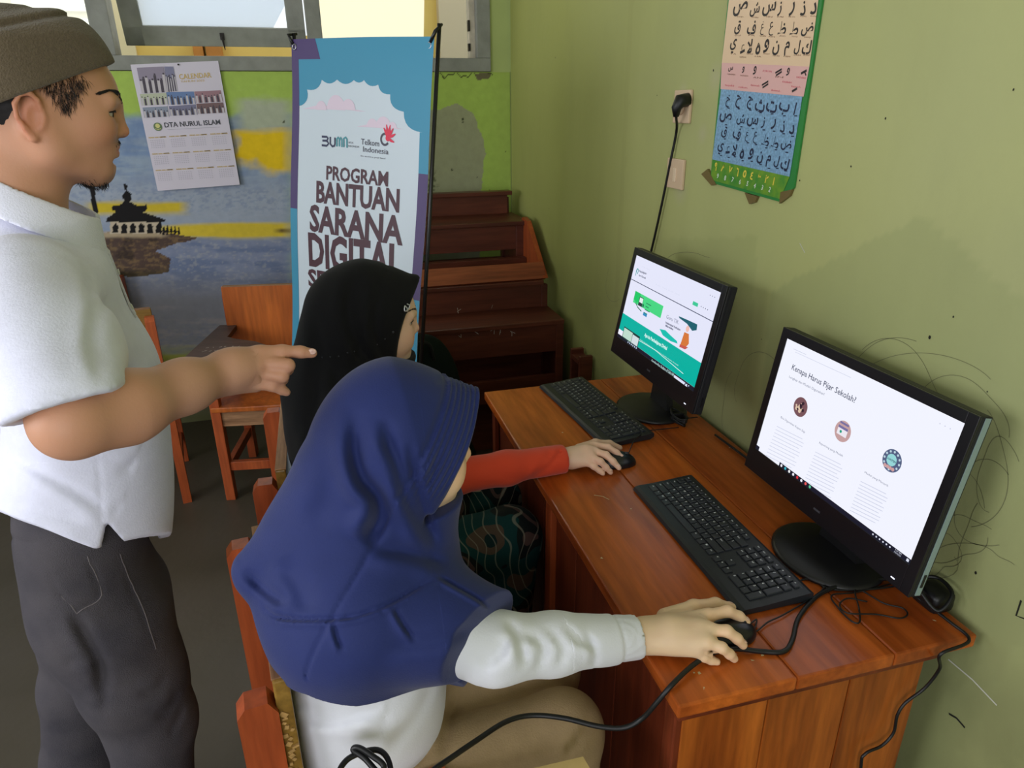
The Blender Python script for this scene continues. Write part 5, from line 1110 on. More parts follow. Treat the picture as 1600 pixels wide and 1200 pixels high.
    def brows(h, f, par, off, m_, n=46, thick=1.0):
        for q in (-1, 1):
            b = MB(); r = np.random.default_rng(5 + q); t = r.uniform(0, 1, n * 3) ** .8
            P0 = h.w(np.c_[.099 - .026 * t ** 2, q * (.012 + .036 * t), .0465 + .006 * np.sin(t * 2.4) + r.uniform(-.0040, .0040, n * 3) * thick * (1.15 - t)]); P0, G_ = snap(f, P0)
            for i in range(n * 3):
                d = h.R @ np.array([-.35 * t[i], q * (.8), .55 - .9 * t[i]]); d = d - G_[i] * (d @ G_[i]); d /= np.linalg.norm(d) + 1e-9
                b.tube([P0[i] - G_[i] * .0004, P0[i] + d * .0040 + G_[i] * .0014, P0[i] + d * .0085 + G_[i] * .0010], [.00055, .0005, .0001], 4, False)
            b.build('eyebrow', m_, par, off)
def join(parts):
    V = []; Fs = []; n = 0
    for v, f in parts: V.append(v); Fs.append(f + n); n += len(v)
    return np.concatenate(V), np.concatenate(Fs)
skin_man = mat('skin_tan', (196, 146, 116), .52, .35, attr='Col', sss=.12, bump=.05, bscale=260)
skin_girl = mat('skin_light', (222, 180, 152), .5, .35, attr='Col', sss=.14, bump=.03, bscale=260)
hair_m = mat('hair_black', (24, 20, 20), .55, .4)
def loft(keys, rot=None, origin=(0, 0, 0), pw=2.3):
    """implicit torso: keys = (z, xc, yc, rx, ry) in a turned frame"""
    K = np.array(keys, float); K = K[np.argsort(K[:, 0])]; o = np.asarray(origin, float); Rm = np.eye(3) if rot is None else rot
    def fn(p):
        q = (p - o) @ Rm; z = np.clip(q[:, 2], K[0, 0], K[-1, 0]); v = [np.interp(z, K[:, 0], K[:, i]) for i in range(1, 5)]
        r = (np.abs((q[:, 0] - v[0]) / v[2]) ** pw + np.abs((q[:, 1] - v[1]) / v[3]) ** pw) ** (1 / pw)
        d = (r - 1) * np.minimum(v[2], v[3]); ez = np.maximum(np.maximum(q[:, 2] - K[-1, 0], K[0, 0] - q[:, 2]), 0); return np.where(ez > 0, np.hypot(np.maximum(d, 0), ez) , d)
    m_ = np.abs(K[:, 1:]).max() * 1.6 + .1; return fn, np.array([o[0] - m_, o[1] - m_, o[2] + K[0, 0] - .02]), np.array([o[0] + m_, o[1] + m_, o[2] + K[-1, 0] + .02])
def smoothkeys(keys, n=40):
    K = np.array(sorted(keys)); S_ = spline(K, 8); o = np.argsort(S_[:, 0]); return S_[o]

# ================================================================ the man
Om = np.array([-.387, 1.249, 1.585]); ym = math.radians(15); Rm0 = rot_yp(ym); fw, lf = Rm0[:, 0], Rm0[:, 1]
LM = lambda x, y, z: Om + fw * x + lf * y + np.array([0, 0, z])
hm = Head(Om, rot_yp(ym, math.radians(11)), 1.0)
man = thing('person', 'man in white polo shirt, dark jeans and olive knit cap, pointing with his index finger', 'person', (-.45, 1.25, 0)); mo = np.array([-.45, 1.25, 0])
def man_body():
    s = SDF(); hm.build(s, beard=True)
    s.cone(LM(-.045, 0, -.10), LM(-.065, 0, -.20), .057, .070, .03)
    kf, lo, hi = loft(smoothkeys([(-.20, -.06, 0, .06, .10), (-.24, -.055, 0, .085, .16), (-.38, -.04, 0, .10, .155), (-.50, -.055, 0, .090, .125), (-.58, -.065, 0, .085, .12), (-.74, -.085, 0, .080, .12), (-.84, -.08, 0, .075, .12)]), Rm0, Om); s.custom(kf, lo, hi, .04)
    rs, re, rwst = LM(-.055, -.165, -.225), D(114, 657, .825), D(338, 588, 1.0)
    s.chain([rs, re * .55 + rs * .45, re], [.055, .048, .040], .02)
    mid = re * .68 + rwst * .32 - np.array([0, 0, .004])
    s.chain([re, mid, re * .25 + rwst * .75, rwst], [.0405, .0425, .0325, .0268], .03)
    # right hand, index finger stretched out
    s.chain([rwst, D(366, 577, 1.015), D(398, 572, 1.03)], [.0265, .0285, .022], .014)
    s.cone(D(345, 592, 1.015), D(398, 598, 1.04), .023, .015, .014); s.cone(D(350, 575, 1.015), D(408, 554, 1.035), .023, .013, .014)
    s.chain([D(404, 552, 1.03), D(441, 549, 1.045), D(470, 550, 1.055), D(488, 552, 1.063)], [.0118, .0098, .0088, .0074], .006)
    s.chain([D(404, 566, 1.03), D(450, 571, 1.035), D(449, 577, 1.06), D(428, 580, 1.075)], [.0120, .0100, .0090, .0080], .004)
    s.chain([D(400, 582, 1.03), D(441, 588, 1.035), D(441, 593, 1.06), D(420, 594, 1.075)], [.0115, .0095, .0085, .0075], .004)
    s.chain([D(394, 597, 1.03), D(426, 603, 1.040), D(440, 609, 1.05), D(448, 613, 1.055)], [.0105, .0085, .0075, .0062], .004)
    s.chain([D(352, 588, 1.03), D(380, 590, 1.065), D(408, 586, 1.085), D(428, 578, 1.09)], [.018, .0125, .0105, .0085], .01)
    # left arm hangs at the far side
    s.chain([LM(-.055, .165, -.225), LM(-.11, .225, -.47), LM(-.12, .225, -.70)], [.054, .043, .026], .02)
    s.chain([LM(-.12, .225, -.70), LM(-.12, .225, -.79)], [.026, .029], .01)
    for k, (a, b) in enumerate(((-.022, -.085), (-.008, -.095), (.008, -.092), (.022, -.080))): s.chain([LM(-.12 + a, .225, -.78), LM(-.118 + a * 1.1, .225, -.825), LM(-.11 + a * 1.1, .215, -.78 + b)], [.0095, .0085, .007], .004)
    s.chain([LM(-.10, .22, -.74), LM(-.085, .205, -.78), LM(-.08, .20, -.815)], [.012, .010, .008], .006)
    for a, kn, an in ((-.085, (-.045, -.095, -1.08), (-.10, -.10, -1.50)), (.085, (-.17, .09, -1.08), (-.24, .10, -1.50))):
        s.chain([LM(-.070, a, -.84), LM(*kn), LM(*an)], [.062, .052, .038], .04); f0 = LM(*an); f0[2] = .05; s.chain([LM(*an), f0, f0 + fw * .15 - np.array([0, 0, .015])], [.038, .035, .025], .02)
    return s
sb = man_body()
parts = [surf(sb, Om - [.16, .16, .155], Om + [.16, .16, .155], .0029)]
a = D(340, 640, .98); wr_ = D(338, 588, 1.0)
parts.append(surf(sb, [-.46, .70, 1.12], [.0, 1.16, 1.36], .0031))
parts.append(surf(sb, Om + np.array([-.35, -.36, -.86]), Om + np.array([.25, .36, -.16]), .009))
lhb = LM(-.11, .22, -.80); parts.append(surf(sb, lhb - [.08, .08, .10], lhb + [.08, .08, .09], .0035))
parts.append(surf(sb, [-.85, .95, -.0], [.0, 1.65, .74], .012))
V, Fq = join(parts)
bodyo = obj('body', V, Fq, skin_man, man, mo, True, cols=hm.colors(V, (200, 148, 118), beard=True)); hm.eyes(man, mo); hm.lash(sb, man, mo, hair_m); hm.brows(sb, man, mo, hair_m, 60, 1.5)
nl = MB(); q0 = D(489, 550, 1.052); nl.lathe([(0, .0008), (.005, .0006), (.0066, 0), (0, -.0006)], (0, 0, 0), 14, 1.0, .75); nv = nl.v[0]; vd = (CAM - q0) / np.linalg.norm(CAM - q0); ux = D(492, 552, 1.06) - D(470, 550, 1.055); ux -= vd * (ux @ vd); ux /= np.linalg.norm(ux); uy = np.cross(vd, ux)
pn, gn = snap(sb, [q0 + uy * .002]); nl.v[0] = nv[:, :1] * ux + nv[:, 1:2] * uy + nv[:, 2:] * vd + pn[0] + gn[0] * .0004; nl.build('fingernail', mat('nail_pink', (226, 186, 170), .3, .5), man, mo, True)
# beard, moustache and hair strands
def hairs(nm, pts_l, dirs_l, ln, rad, seed, m_=hair_m, par=None, lift=.0015):
    b = MB(); r = np.random.default_rng(seed); P0, G_ = snap(sb, hm.w(pts_l))
    for i in range(len(P0)):
        d = hm.R @ (np.asarray(dirs_l[i]) + r.normal(0, .25, 3)); d = d - G_[i] * (d @ G_[i]) * .8; d /= np.linalg.norm(d) + 1e-9; l_ = ln * r.uniform(.6, 1.3)
        b.tube([P0[i] - G_[i] * .0005, P0[i] + d * l_ * .5 + G_[i] * lift, P0[i] + d * l_ + G_[i] * lift * 1.2], [rad, rad * .8, rad * .2], 3, False)
    return tag(b.build(nm, m_, par or man, mo), kind='stuff')
r_ = np.random.default_rng(1); n = 170
hairs('goatee', np.c_[r_.uniform(.050, .088, n), r_.normal(0, .013, n), np.full(n, -.078)], np.tile([.35, 0, -1], (n, 1)), .008, .0004, 1)
n = 80; yy = r_.uniform(-.026, .026, n); hairs('moustache', np.c_[np.full(n, .106) - np.abs(yy) * .35, yy, -.0145 - np.abs(yy) * .28 + r_.uniform(-.0028, .0028, n)], np.c_[np.zeros(n), np.sign(yy) * .7, -np.ones(n)], .0035, .0002, 2)
n = 1300; q_ = r_.choice([-1, 1], n); u1 = np.sqrt(r_.uniform(0, 1, n)); u2 = r_.uniform(0, 1, n); tri = np.outer(1 - u1, [.036, .012]) + (u1 * (1 - u2))[:, None] * [.004, .056] + (u1 * u2)[:, None] * [.066, .070]
tri = tri + r_.normal(0, .0035, tri.shape); hairs('sideburn', np.c_[tri[:, 0], q_ * .068, tri[:, 1]], np.c_[np.full(n, .10), q_ * .0, np.full(n, -1.0)], .010, .00028, 3)
def hairf(p):
    l = hm.loc(p); k = l / np.array([.100, .079, .096]) - np.array([-.008 / .100, 0, .040 / .096]); d = (np.linalg.norm(k, axis=1) - 1) * .085
    d = np.maximum(d, l[:, 0] - (-.020 + .045 * np.clip((l[:, 2] - .030) / .03, 0, 1))); d = np.maximum(d, -.072 - l[:, 2] - l[:, 0] * .2); return d + .0012 * np.sin(l[:, 1] * 700 + 3 * np.sin(l[:, 2] * 120)) + .001 * np.sin(l[:, 0] * 620 + l[:, 2] * 200)
sh = SDF().custom(hairf, Om - .15, Om + .15); V, Fq = surf(sh, Om - .14, Om + .14, .004); obj('hair', V, Fq, hair_m, man, mo, True)
# knit cap: soft rolled dome with a turned-up band
def capf(p):
    l = (p - Om) @ Rm0; x, y, z = l.T
    rim = .018 + (x + .045) * .37                                     # lower edge rises to the front
    d = (np.sqrt(((x + .010) / .131) ** 2 + (y / .098) ** 2) - 1) * .09
    q = (z - rim) - (.079 - .10 * x)                                  # height over the band's upper edge
    e = ((np.abs(x + .02) / .135) ** 3 + (np.abs(y) / .104) ** 2.6 + (np.abs(z - .02) / .131) ** 3) ** (1 / 2.9) * .125 - .125
    e = e - .004 * np.clip(1 - q / .005, 0, 1) + .0045 * np.exp(-((q - .004) / .0035) ** 2) - .003 * np.exp(-((q - .013) / .006) ** 2) + .003 * np.exp(-((q - .024) / .004) ** 2)
    d = np.maximum(d, e) - .0012 * np.sin(x * 55 + z * 30) 
    d = np.maximum(d, rim - z); inn = (np.sqrt(((x + .006) / .102) ** 2 + (y / .080) ** 2) - 1) * .08; d = np.maximum(d, -np.maximum(inn, z - rim - .03)); return d
sc_ = SDF().custom(capf, Om - .2, Om + .2); V, Fq = surf(sc_, Om + np.array([-.16, -.16, -.05]), Om + np.array([.16, .16, .17]), .0032); V = relax(V, Fq, 2)
obj('knit_cap', V, Fq, mat('cap_olive', (100, 88, 70), .95, .1, noise=.10, nscale=240, bump=.5, bscale=420, sheen=.3), man, mo, True)
# white polo shirt
def shirt_sdf(sc=1.0):
    s = SDF(); kf, lo, hi = loft(smoothkeys([(-.125, -.058, 0, .066, .068), (-.165, -.056, 0, .086, .105), (-.21, -.055, 0, .108, .172), (-.29, -.048, 0, .112, .178), (-.38, -.030, 0, .122, .168), (-.47, -.033, 0, .124, .160), (-.57, -.060, 0, .140, .158), (-.65, -.072, 0, .142, .160), (-.72, -.084, 0, .140, .166), (-.80, -.095, 0, .132, .166)]), Rm0, Om, 2.25); s.custom(kf, lo, hi, .05)
    for q in (-1, 1):
        sh_ = LM(-.055, q * .160, -.225)
        if q < 0: el = D(114, 657, .825); s.chain([sh_, sh_ * .5 + el * .5, D(108, 640, .825)], [.082, .078, .070], .045)
        else: s.chain([sh_, LM(-.075, .225, -.42)], [.078, .068], .045)
    # sleeve ends
    a0 = D(105, 634, .822); n0 = D(138, 700, .830) - D(96, 600, .822); n0 = n0 / np.linalg.norm(n0)
    def cut(p): q = (p - a0) @ n0; r = np.linalg.norm((p - a0) - q[:, None] * n0, axis=1); return np.maximum(-q, r - .125)
    s.custom(cut, a0 - .15, a0 + .15, .004, 's')
    el = D(114, 657, .825); s.cone(D(112, 655, .825), D(124, 710, .81), .052, .060, .004, 's')
    a1 = LM(-.075, .225, -.42); s.custom(lambda p: -(p[:, 2] * -1 + a1[2]) + .0 * p[:, 0] + np.where(np.linalg.norm((p - a1)[:, :2], axis=1) < .12, 0, 9) if False else np.where((p - a1) @ lf > -.07, p[:, 2] - a1[2], 9.0), a1 - .14, a1 + .14, .004, 's')
    # hem with side vent
    def hem(p):
        l = (p - Om) @ Rm0; x, y = l[:, 0], l[:, 1]; z0 = -.640 - .68 * np.clip(y + .16, 0, .165) + 1.0 * np.clip(-x - .06, 0, .2); 
        v = np.clip(1 - np.abs(x + .036) / .016, 0, 1) * .045 * (y < 0); return l[:, 2] - z0 - v
    s.custom(hem, Om + [-.4, -.4, -.95], Om + [.4, .4, -.45], .003, 's')
    kf, lo, hi = loft([(-.46, -.055, 0, .090, .125), (-.52, -.058, 0, .100, .136), (-.60, -.066, 0, .110, .143), (-.70, -.082, 0, .112, .146), (-.90, -.088, 0, .108, .150)], Rm0, Om, 2.25); s.custom(kf, lo, hi, .003, 's')
    lo, hi = Om - [.4, .4, .9], Om + [.4, .4, 0]
    s.custom(lambda p: fold((p - Om) @ Rm0, (.15, 0, 1), .0022, 34, 4) * np.clip((-(p[:, 2] - Om[2]) - .45) / .2, 0, 1), lo, hi, 0, 'd')
    s.custom(lambda p: fold((p - Om) @ Rm0, (1, 0, -.9), .0015, 30, 9), lo, hi, 0, 'd')
    for pts, w_, am, sd in (([(0, 700), (60, 735), (130, 775), (165, 800)], 9, .004, .6), ([(0, 780), (70, 800), (140, 815)], 10, .003, .5), ([(170, 450), (150, 520), (165, 580)], 10, .004, .5), ([(130, 400), (145, 470), (140, 540), (160, 600)], 9, .005, .4),
                            ([(250, 680), (220, 720), (180, 740)], 10, .003, .5), ([(150, 700), (158, 780), (158, 830)], 3, .0016, 0), ([(225, 540), (200, 600), (190, 650)], 12, .003, .5), ([(262, 760), (220, 790), (170, 800)], 10, .003, .4), ([(30, 625), (90, 620), (150, 600)], 2.5, .0012, 0), ([(20, 400), (90, 395), (135, 430)], 4, .0016, 0)):
        crease(s, pts, w_, am, lo, hi, 1.12, sd)
    return s
ss = shirt_sdf(); V, Fq = join([surf(ss, Om + np.array([-.36, -.45, -.50]), Om + np.array([.25, .36, -.11]), .0054), surf(ss, Om + np.array([-.36, -.42, -.84]), Om + np.array([.25, .36, -.495]), .0040)]); V = relax(V, Fq, 1)
shirt_m = mat('polo_white', (226, 228, 246), .8, .2, noise=.02, nscale=60, bump=.12, bscale=320, sheen=.2); shirt = obj('polo_shirt', V, Fq, shirt_m, man, mo, True)
def collarf(p):
    l = (p - Om) @ Rm0; x, y, z = l.T; ctr = np.array([-.052, 0]); 
    t = np.clip((-.085 - z) / .055, 0, 1); rx = .064 + .030 * t; ry = .066 + .034 * t; zc = -.088 + (x + .05) * -.50
    r = np.sqrt(((x + .055 - .012 * t) / rx) ** 2 + (y / ry) ** 2); d = np.abs((r - 1) * .066) - .0028
    zz = z - (x + .055) * -.58; d = np.maximum(d, zz + .085 - .0); d = np.maximum(d, -.138 - zz - .012 * np.clip(x, 0, 1) / .05); d = np.maximum(d, (x - .020) * .7 - np.abs(y) + .004); return d
sc_ = SDF().custom(collarf, Om - .4, Om + .4); V, Fq = surf(sc_, Om + np.array([-.19, -.18, -.24]), Om + np.array([.10, .18, -.03]), .0032); obj('collar', relax(V, Fq, 2), Fq, mat('collar_white', (230, 232, 248), .8, .2, bump=.2, bscale=400), shirt, mo, True)
pk = MB(); pts = [LM(x, -.014, z) for x, z in ((.034, -.165), (.046, -.205), (.054, -.25), (.060, -.29), (.068, -.31))]; P0, G_ = snap(ss, pts)
for i in range(len(P0) - 1): 
    a, b = P0[i], P0[i + 1]; d = (b - a) / np.linalg.norm(b - a); sd = np.cross(G_[i], d); pk.add([a - sd * .016, a + sd * .016, a + sd * .016 + G_[i] * .0022, a - sd * .016 + G_[i] * .0022, b - sd * .016, b + sd * .016, b + sd * .016 + G_[i + 1] * .0022, b - sd * .016 + G_[i + 1] * .0022], [(0, 1, 2, 3), (4, 7, 6, 5), (0, 4, 5, 1), (1, 5, 6, 2), (2, 6, 7, 3), (3, 7, 4, 0)])
pk.build('button_placket', mat('placket_grey', (214, 214, 224), .8), shirt, mo)
P1, G1 = snap(ss, [LM(.050, -.016, -.235), LM(.063, -.016, -.295)])
for a, g_ in zip(P1, G1): b = MB().lathe([(0, .0024), (.0045, .0022), (.0052, .0008), (.004, 0), (0, 0)], (0, 0, 0), 14); q = Vector(g_).to_track_quat('Z', 'Y').to_matrix(); b.v[0] = b.v[0] @ np.array(q).T + a + g_ * .0022; b.build('button', mat('button_pearl', (220, 220, 214), .3, .5), shirt, mo, True)
# jeans
def jeans_sdf():
    s = SDF(); kf, lo, hi = loft(smoothkeys([(-.50, -.062, 0, .086, .120), (-.60, -.072, 0, .100, .134), (-.66, -.082, 0, .104, .140), (-.74, -.092, 0, .104, .142), (-.80, -.088, 0, .110, .150), (-.84, -.082, 0, .114, .156), (-.92, -.078, 0, .100, .150)]), Rm0, Om, 2.2); s.custom(kf, lo, hi, .03)
    s.chain([LM(-.072, -.082, -.86), LM(-.060, -.090, -.97), LM(-.052, -.095, -1.08), LM(-.082, -.098, -1.28), LM(-.105, -.10, -1.49)], [.092, .088, .074, .071, .066], .03)
    s.chain([LM(-.085, .080, -.86), LM(-.135, .088, -.97), LM(-.170, .09, -1.08), LM(-.21, .095, -1.28), LM(-.24, .10, -1.49)], [.090, .082, .070, .068, .062], .03)
    s.ell(LM(-.115, -.065, -.83), (.072, .085, .10), Rm0, .04).ell(LM(-.115, .065, -.83), (.072, .085, .10), Rm0, .04)
    s.custom(lambda p: p[:, 2] - .075, [-1.2, .8, 0], [.2, 1.8, .09], .003, 's')
    lo, hi = Om - [.6, .5, 1.6], Om + [.4, .5, -.6]
    s.custom(lambda p: fold((p - Om) @ Rm0, (.5, .2, 1), .003, 32, 14) * np.clip((-(p[:, 2] - Om[2]) - .8) / .15, .2, 1), lo, hi, 0, 'd')
    for pts, w_, am, sd in (([(133, 868), (156, 928), (120, 953)], 3.2, .0035, 0), ([(118, 952), (92, 925), (78, 895)], 2.2, .0018, 0), ([(88, 900), (105, 890), (140, 890)], 2, .0014, 0), ([(182, 865), (198, 905), (222, 960), (240, 1010)], 2.5, .0022, 0), ([(12, 835), (30, 846), (60, 850)], 3, .004, 0),
                            ([(110, 952), (135, 995), (155, 1040), (158, 1090)], 10, .010, .3), ([(262, 1060), (240, 1080), (215, 1085)], 7, .004, .5), ([(280, 1080), (262, 1110), (240, 1120)], 7, .004, .5), ([(262, 1150), (275, 1130), (288, 1100)], 6, .004, .4), ([(100, 1040), (120, 1030), (145, 1035)], 8, .003, .5), ([(150, 1010), (165, 1060), (160, 1120)], 8, .003, .5)):
        crease(s, pts, w_, am, lo, hi, 1.6, sd)
    return s
sj = jeans_sdf(); parts = [surf(sj, Om + np.array([-.42, -.34, -1.54]), Om + np.array([.22, .36, -.47]), .0048)]; V, Fq = join(parts); V = relax(V, Fq, 1)
jm = mat('jeans_charcoal', (92, 88, 92), .9, .15, noise=.18, nscale=9, bump=.5, bscale=600, col2=(62, 60, 66)); jeans = obj('jeans', V, Fq, jm, man, mo, True)
def stitch(pts, dm, nm='seam_stitching', par=jeans, f=sj, m_=None):
    P0, G_ = hit(f, spline(pts, 6)); MB().tube(P0 + G_ * .0005, .0009, 4).build(nm, m_ or mat('stitch_grey', (112, 106, 108), .8), par, mo)
stitch([(137, 868), (160, 929), (121, 957)], 1.12); stitch([(121, 957), (96, 930)], 1.1)
stitch([(186, 865), (202, 905), (226, 960), (243, 1014)], 1.1)
for a in ((-.10, -.10), (-.24, .10)):
    f0 = LM(a[0] + .03, a[1], 0); f0[2] = 0; s = SDF(); s.ell(f0 + fw * .06 + [0, 0, .035], (.135, .05, .05), Rm0, .02).ell(f0 + [0, 0, .05], (.06, .045, .055), Rm0, .03).box(f0 + [0, 0, -.1], (.4, .4, .1), k=.002, rnd=.001, op='s')
    V, Fq = surf(s, f0 - [.24, .24, .02], f0 + [.24, .24, .12], .008); obj('shoe', V, Fq, mat('shoe_black', (24, 24, 26), .5), man, mo, True)
# ================================================================ seated girls
def topv(z, px_, py_): return P(px_, py_, 'z', z)
def girl(name, label, h, spec, off):
    g = thing('person', label, 'person', off)
    s = SDF(); h.build(s, ear=False, child=True)
    neck = h.W(-.045, 0, -.10)
    s.cone(neck, spec['neck'], .045, .058, .03)
    s.chain([spec['neck'], spec['chest'], spec['belly'], spec['pelvis']], [.075, .095, .088, .090], .05)
    s.cone(spec['rs'], spec['ls'], .050, .050, .05); s.chain([spec['rs'], spec['re'], spec['rm'], spec['rw']], [.044, .036, .033, .0235], .02)
    s.chain([spec['ls'], spec['le'], spec['lw']], [.044, .036, .024], .02)
    for q in 'rl': s.chain([spec['pelvis'] + [.02, (-.075 if q == 'r' else .075), -.01], spec[q + 'k'], spec[q + 'a']], [.072, .050, .034], .03); a = spec[q + 'a']; s.chain([a, a + [.0, 0, -.03], a + [.13, 0, -.05]], [.034, .032, .022], .02)
    for pts, rs, k in spec['hand']: s.chain(pts, rs, k)
    lw = spec['lw']      # left hand resting on the thigh
    s.chain([lw, lw + [.05, .0, -.005]], [.024, .026], .01)
    for i in range(4): s.chain([lw + [.05, -.024 + i * .016, -.003], lw + [.085, -.026 + i * .018, -.006], lw + [.115, -.026 + i * .018, -.018]], [.009, .0078, .0066], .004)
    s.chain([lw + [.02, -.022, 0], lw + [.05, -.042, -.008], lw + [.075, -.048, -.014]], [.011, .009, .0075], .006)
    hb = spec['handbox']; O = h.O
    parts = [surf(s, O - .135, O + .135, .0029), surf(s, hb[0], hb[1], .0024), surf(s, np.array([spec['pelvis'][0] - .25, min(spec['rs'][1], spec['rk'][1]) - .12, .0]), np.array([.52, max(spec['ls'][1], spec['lk'][1]) + .12, O[2] - .10]), .011)]
    V, Fq = join(parts); b = obj('body', V, Fq, skin_girl, g, off, True, cols=h.colors(V, spec['skin'], child=True)); h.eyes(g, off); h.lash(s, g, off, hair_m, .0009); h.brows(s, g, off, hair_m, 24, .8)
    for q0, tip in spec['nails']:
        q0 = np.asarray(q0); vd = np.array([0, 0, 1.0]); ux = np.asarray(tip) - q0; ux[2] = 0; ux /= np.linalg.norm(ux); uy = np.cross(vd, ux); P0, G_ = snap(s, [q0]); n_ = G_[0] * .75 + vd * .25; n_ /= np.linalg.norm(n_); ux = ux - n_ * (ux @ n_); ux /= np.linalg.norm(ux); uy = np.cross(n_, ux)
        m = MB(); m.lathe([(0, .0005), (.0036, .0004), (.0046, 0), (0, -.0006)], (0, 0, 0), 12, 1.15, .85); k = m.v[0]; m.v[0] = k[:, :1] * ux + k[:, 1:2] * uy + k[:, 2:] * n_ + P0[0]; m.build('fingernail', mat('nail_girl', (236, 196, 176), .3, .5), g, off, True)
    return g, s
A = np.array
# ---- girl in the navy hijab
h1 = Head((.072, .905, 1.122), rot_yp(math.radians(0), math.radians(7), 0), .97)
nose1 = D(737, 710, 1.03); h1.O = nose1 - (h1.W(.1185, 0, -.001) - h1.O)
S1 = dict(neck=A([.035, .905, .99]), chest=A([.03, .92, .90]), belly=A([.0, .925, .72]), pelvis=A([-.01, .93, .54]), rs=A([.02, .815, .925]), ls=A([.03, 1.03, .925]),
          re=A([.185, .790, .850]), rm=A([.28, .800, .825]), rw=A([.447, .822, .783]), le=A([.13, 1.06, .78]), lw=A([.27, 1.02, .655]), rk=A([.335, .835, .548]), lk=A([.34, 1.03, .548]), ra=A([.33, .84, .09]), la=A([.34, 1.03, .09]), skin=(232, 196, 158))
S1['rk'] = P(880, 1142, 'z', .548)
w = S1['rw']; Q = lambda px_, py_, z: P(px_, py_, 'z', z)
ix = [Q(1106, 962, .797), Q(1137, 955, .800), Q(1155, 963, .786), Q(1166, 972, .773)]; md = [Q(1108, 984, .799), Q(1136, 986, .800), Q(1152, 998, .785), Q(1161, 1008, .770)]
rg = [Q(1104, 1003, .793), Q(1128, 1012, .788), Q(1140, 1022, .772), Q(1147, 1029, .758)]; pk_ = [Q(1088, 1016, .778), Q(1100, 1026, .768), Q(1110, 1031, .760), Q(1120, 1034, .7565)]
th = [Q(1040, 965, .785), Q(1084, 949, .785), Q(1118, 944, .778), Q(1143, 949, .764)]
rsf = [.0105, .0095, .0085, .0072]
S1['hand'] = [([w, (w + Q(1090, 985, .795)) / 2, Q(1088, 985, .792)], [.0245, .027, .021], .012), ([w + [0, .008, 0], ix[0]], [.020, .0125], .014), ([w, md[0]], [.021, .0125], .014), ([w - [0, .006, 0], rg[0]], [.020, .012], .014), ([w - [0, .010, .002], pk_[0]], [.019, .0115], .014),
              (ix, rsf, .005), (md, rsf, .005), (rg, [.0098, .0088, .0078, .0068], .005), (pk_, [.009, .008, .007, .006], .005), (th, [.016, .0125, .0105, .0082], .008)]
S1['handbox'] = (A([.36, .72, .735]), A([.70, .93, .85])); S1['nails'] = [(ix[3] + [-.003, 0, .006], ix[3] + [.01, -.003, 0]), (md[3] + [-.003, 0, .006], md[3] + [.01, -.003, 0]), (rg[3] + [-.003, 0, .006], rg[3] + [.01, -.003, 0]), (th[3] + [-.003, .002, .007], th[3] + [.01, -.002, 0])]
o1_ = A([0, .93, 0]); g1, sg1 = girl('person', 'girl in a navy blue hijab and white blouse using the near computer', h1, S1, o1_)
# white blouse
def blouse():
    s = SDF(); s.chain([A([.0, .92, .85]), A([.0, .925, .79]), A([-.01, .93, .68]), A([-.015, .93, .56])], [.100, .114, .118, .120], .06)
    s.chain([S1['rs'] * .5 + S1['re'] * .5, S1['re'], S1['rm'], S1['rw'] - [.02, 0, 0]], [.054, .0515, .0455, .0375], .02); s.chain([S1['ls'] * .5 + S1['le'] * .5, S1['le'], S1['lw'] - [.02, 0, 0]], [.055, .05, .036], .03)
    s.cone(S1['rw'] - [.012, -.0005, -.0015], S1['rw'] + [.03, 0, -.001], .029, .028, .003, 's')
    c0 = S1['rw'] - [.010, 0, 0]; s.custom(lambda p: -(p[:, 0] - c0[0]), c0 - [0, .06, .06], c0 + [.15, .06, .06], .003, 's')
    lo, hi = A([-.3, .6, .4]), A([.5, 1.2, 1.0])
    s.custom(lambda p: fold(p, (.7, .3, .5), .0022, 42, 23) * np.clip((p[:, 0] - .16) / .05, 0, 1) * np.clip((.405 - p[:, 0]) / .03, 0, 1), lo, hi, 0, 'd')
    s.custom(lambda p: fold(p, (.3, 0, 1), .0042, 22, 27) * (p[:, 0] < .15), lo, hi, 0, 'd')
    for pts, w_, am, sd in (([(789, 968), (812, 1000), (820, 1045)], 8, .006, .7), ([(812, 985), (850, 1010), (835, 1050)], 7, .0045, .7), ([(850, 978), (880, 1010), (870, 1045)], 7, .004, .7), ([(880, 975), (905, 1000), (940, 1010)], 7, .0035, .6), ([(915, 985), (930, 1020), (925, 1045)], 6, .0035, .5), ([(750, 1040), (780, 1020), (795, 985)], 9, .005, .6),
                            ([(465, 1120), (520, 1125), (600, 1105)], 9, .005, .6), ([(455, 1095), (500, 1110), (560, 1105)], 7, .003, .5), ([(620, 1060), (600, 1130), (580, 1180)], 2.5, .0016, 0), ([(680, 1060), (650, 1120), (600, 1180)], 10, .003, .4)):
        crease(s, pts, w_, am * 1.5, lo, hi, 1.25, sd)
    cu = S1['rw'][0] - .055
    s.custom(lambda p: (.0022 - .0007 * np.cos(np.arctan2(p[:, 2] - .787, p[:, 1] - .822) * 60)) * (p[:, 0] > cu) + .0030 * np.exp(-((p[:, 0] - cu) / .003) ** 2), A([cu - .02, .7, .7]), A([.6, .95, .9]), 0, 'd')
    return s
sbl = blouse(); pr1 = [surf(sbl, [-.20, .70, .42], [.30, 1.16, 1.0], .0060), surf(sbl, [.292, .70, .68], [.46, .93, .92], .0032)]
V, Fq = join(pr1); obj('blouse', relax(V, Fq, 1), Fq, mat('blouse_white', (224, 226, 234), .8, .2, bump=.08, bscale=300, sheen=.2), g1, o1_, True)
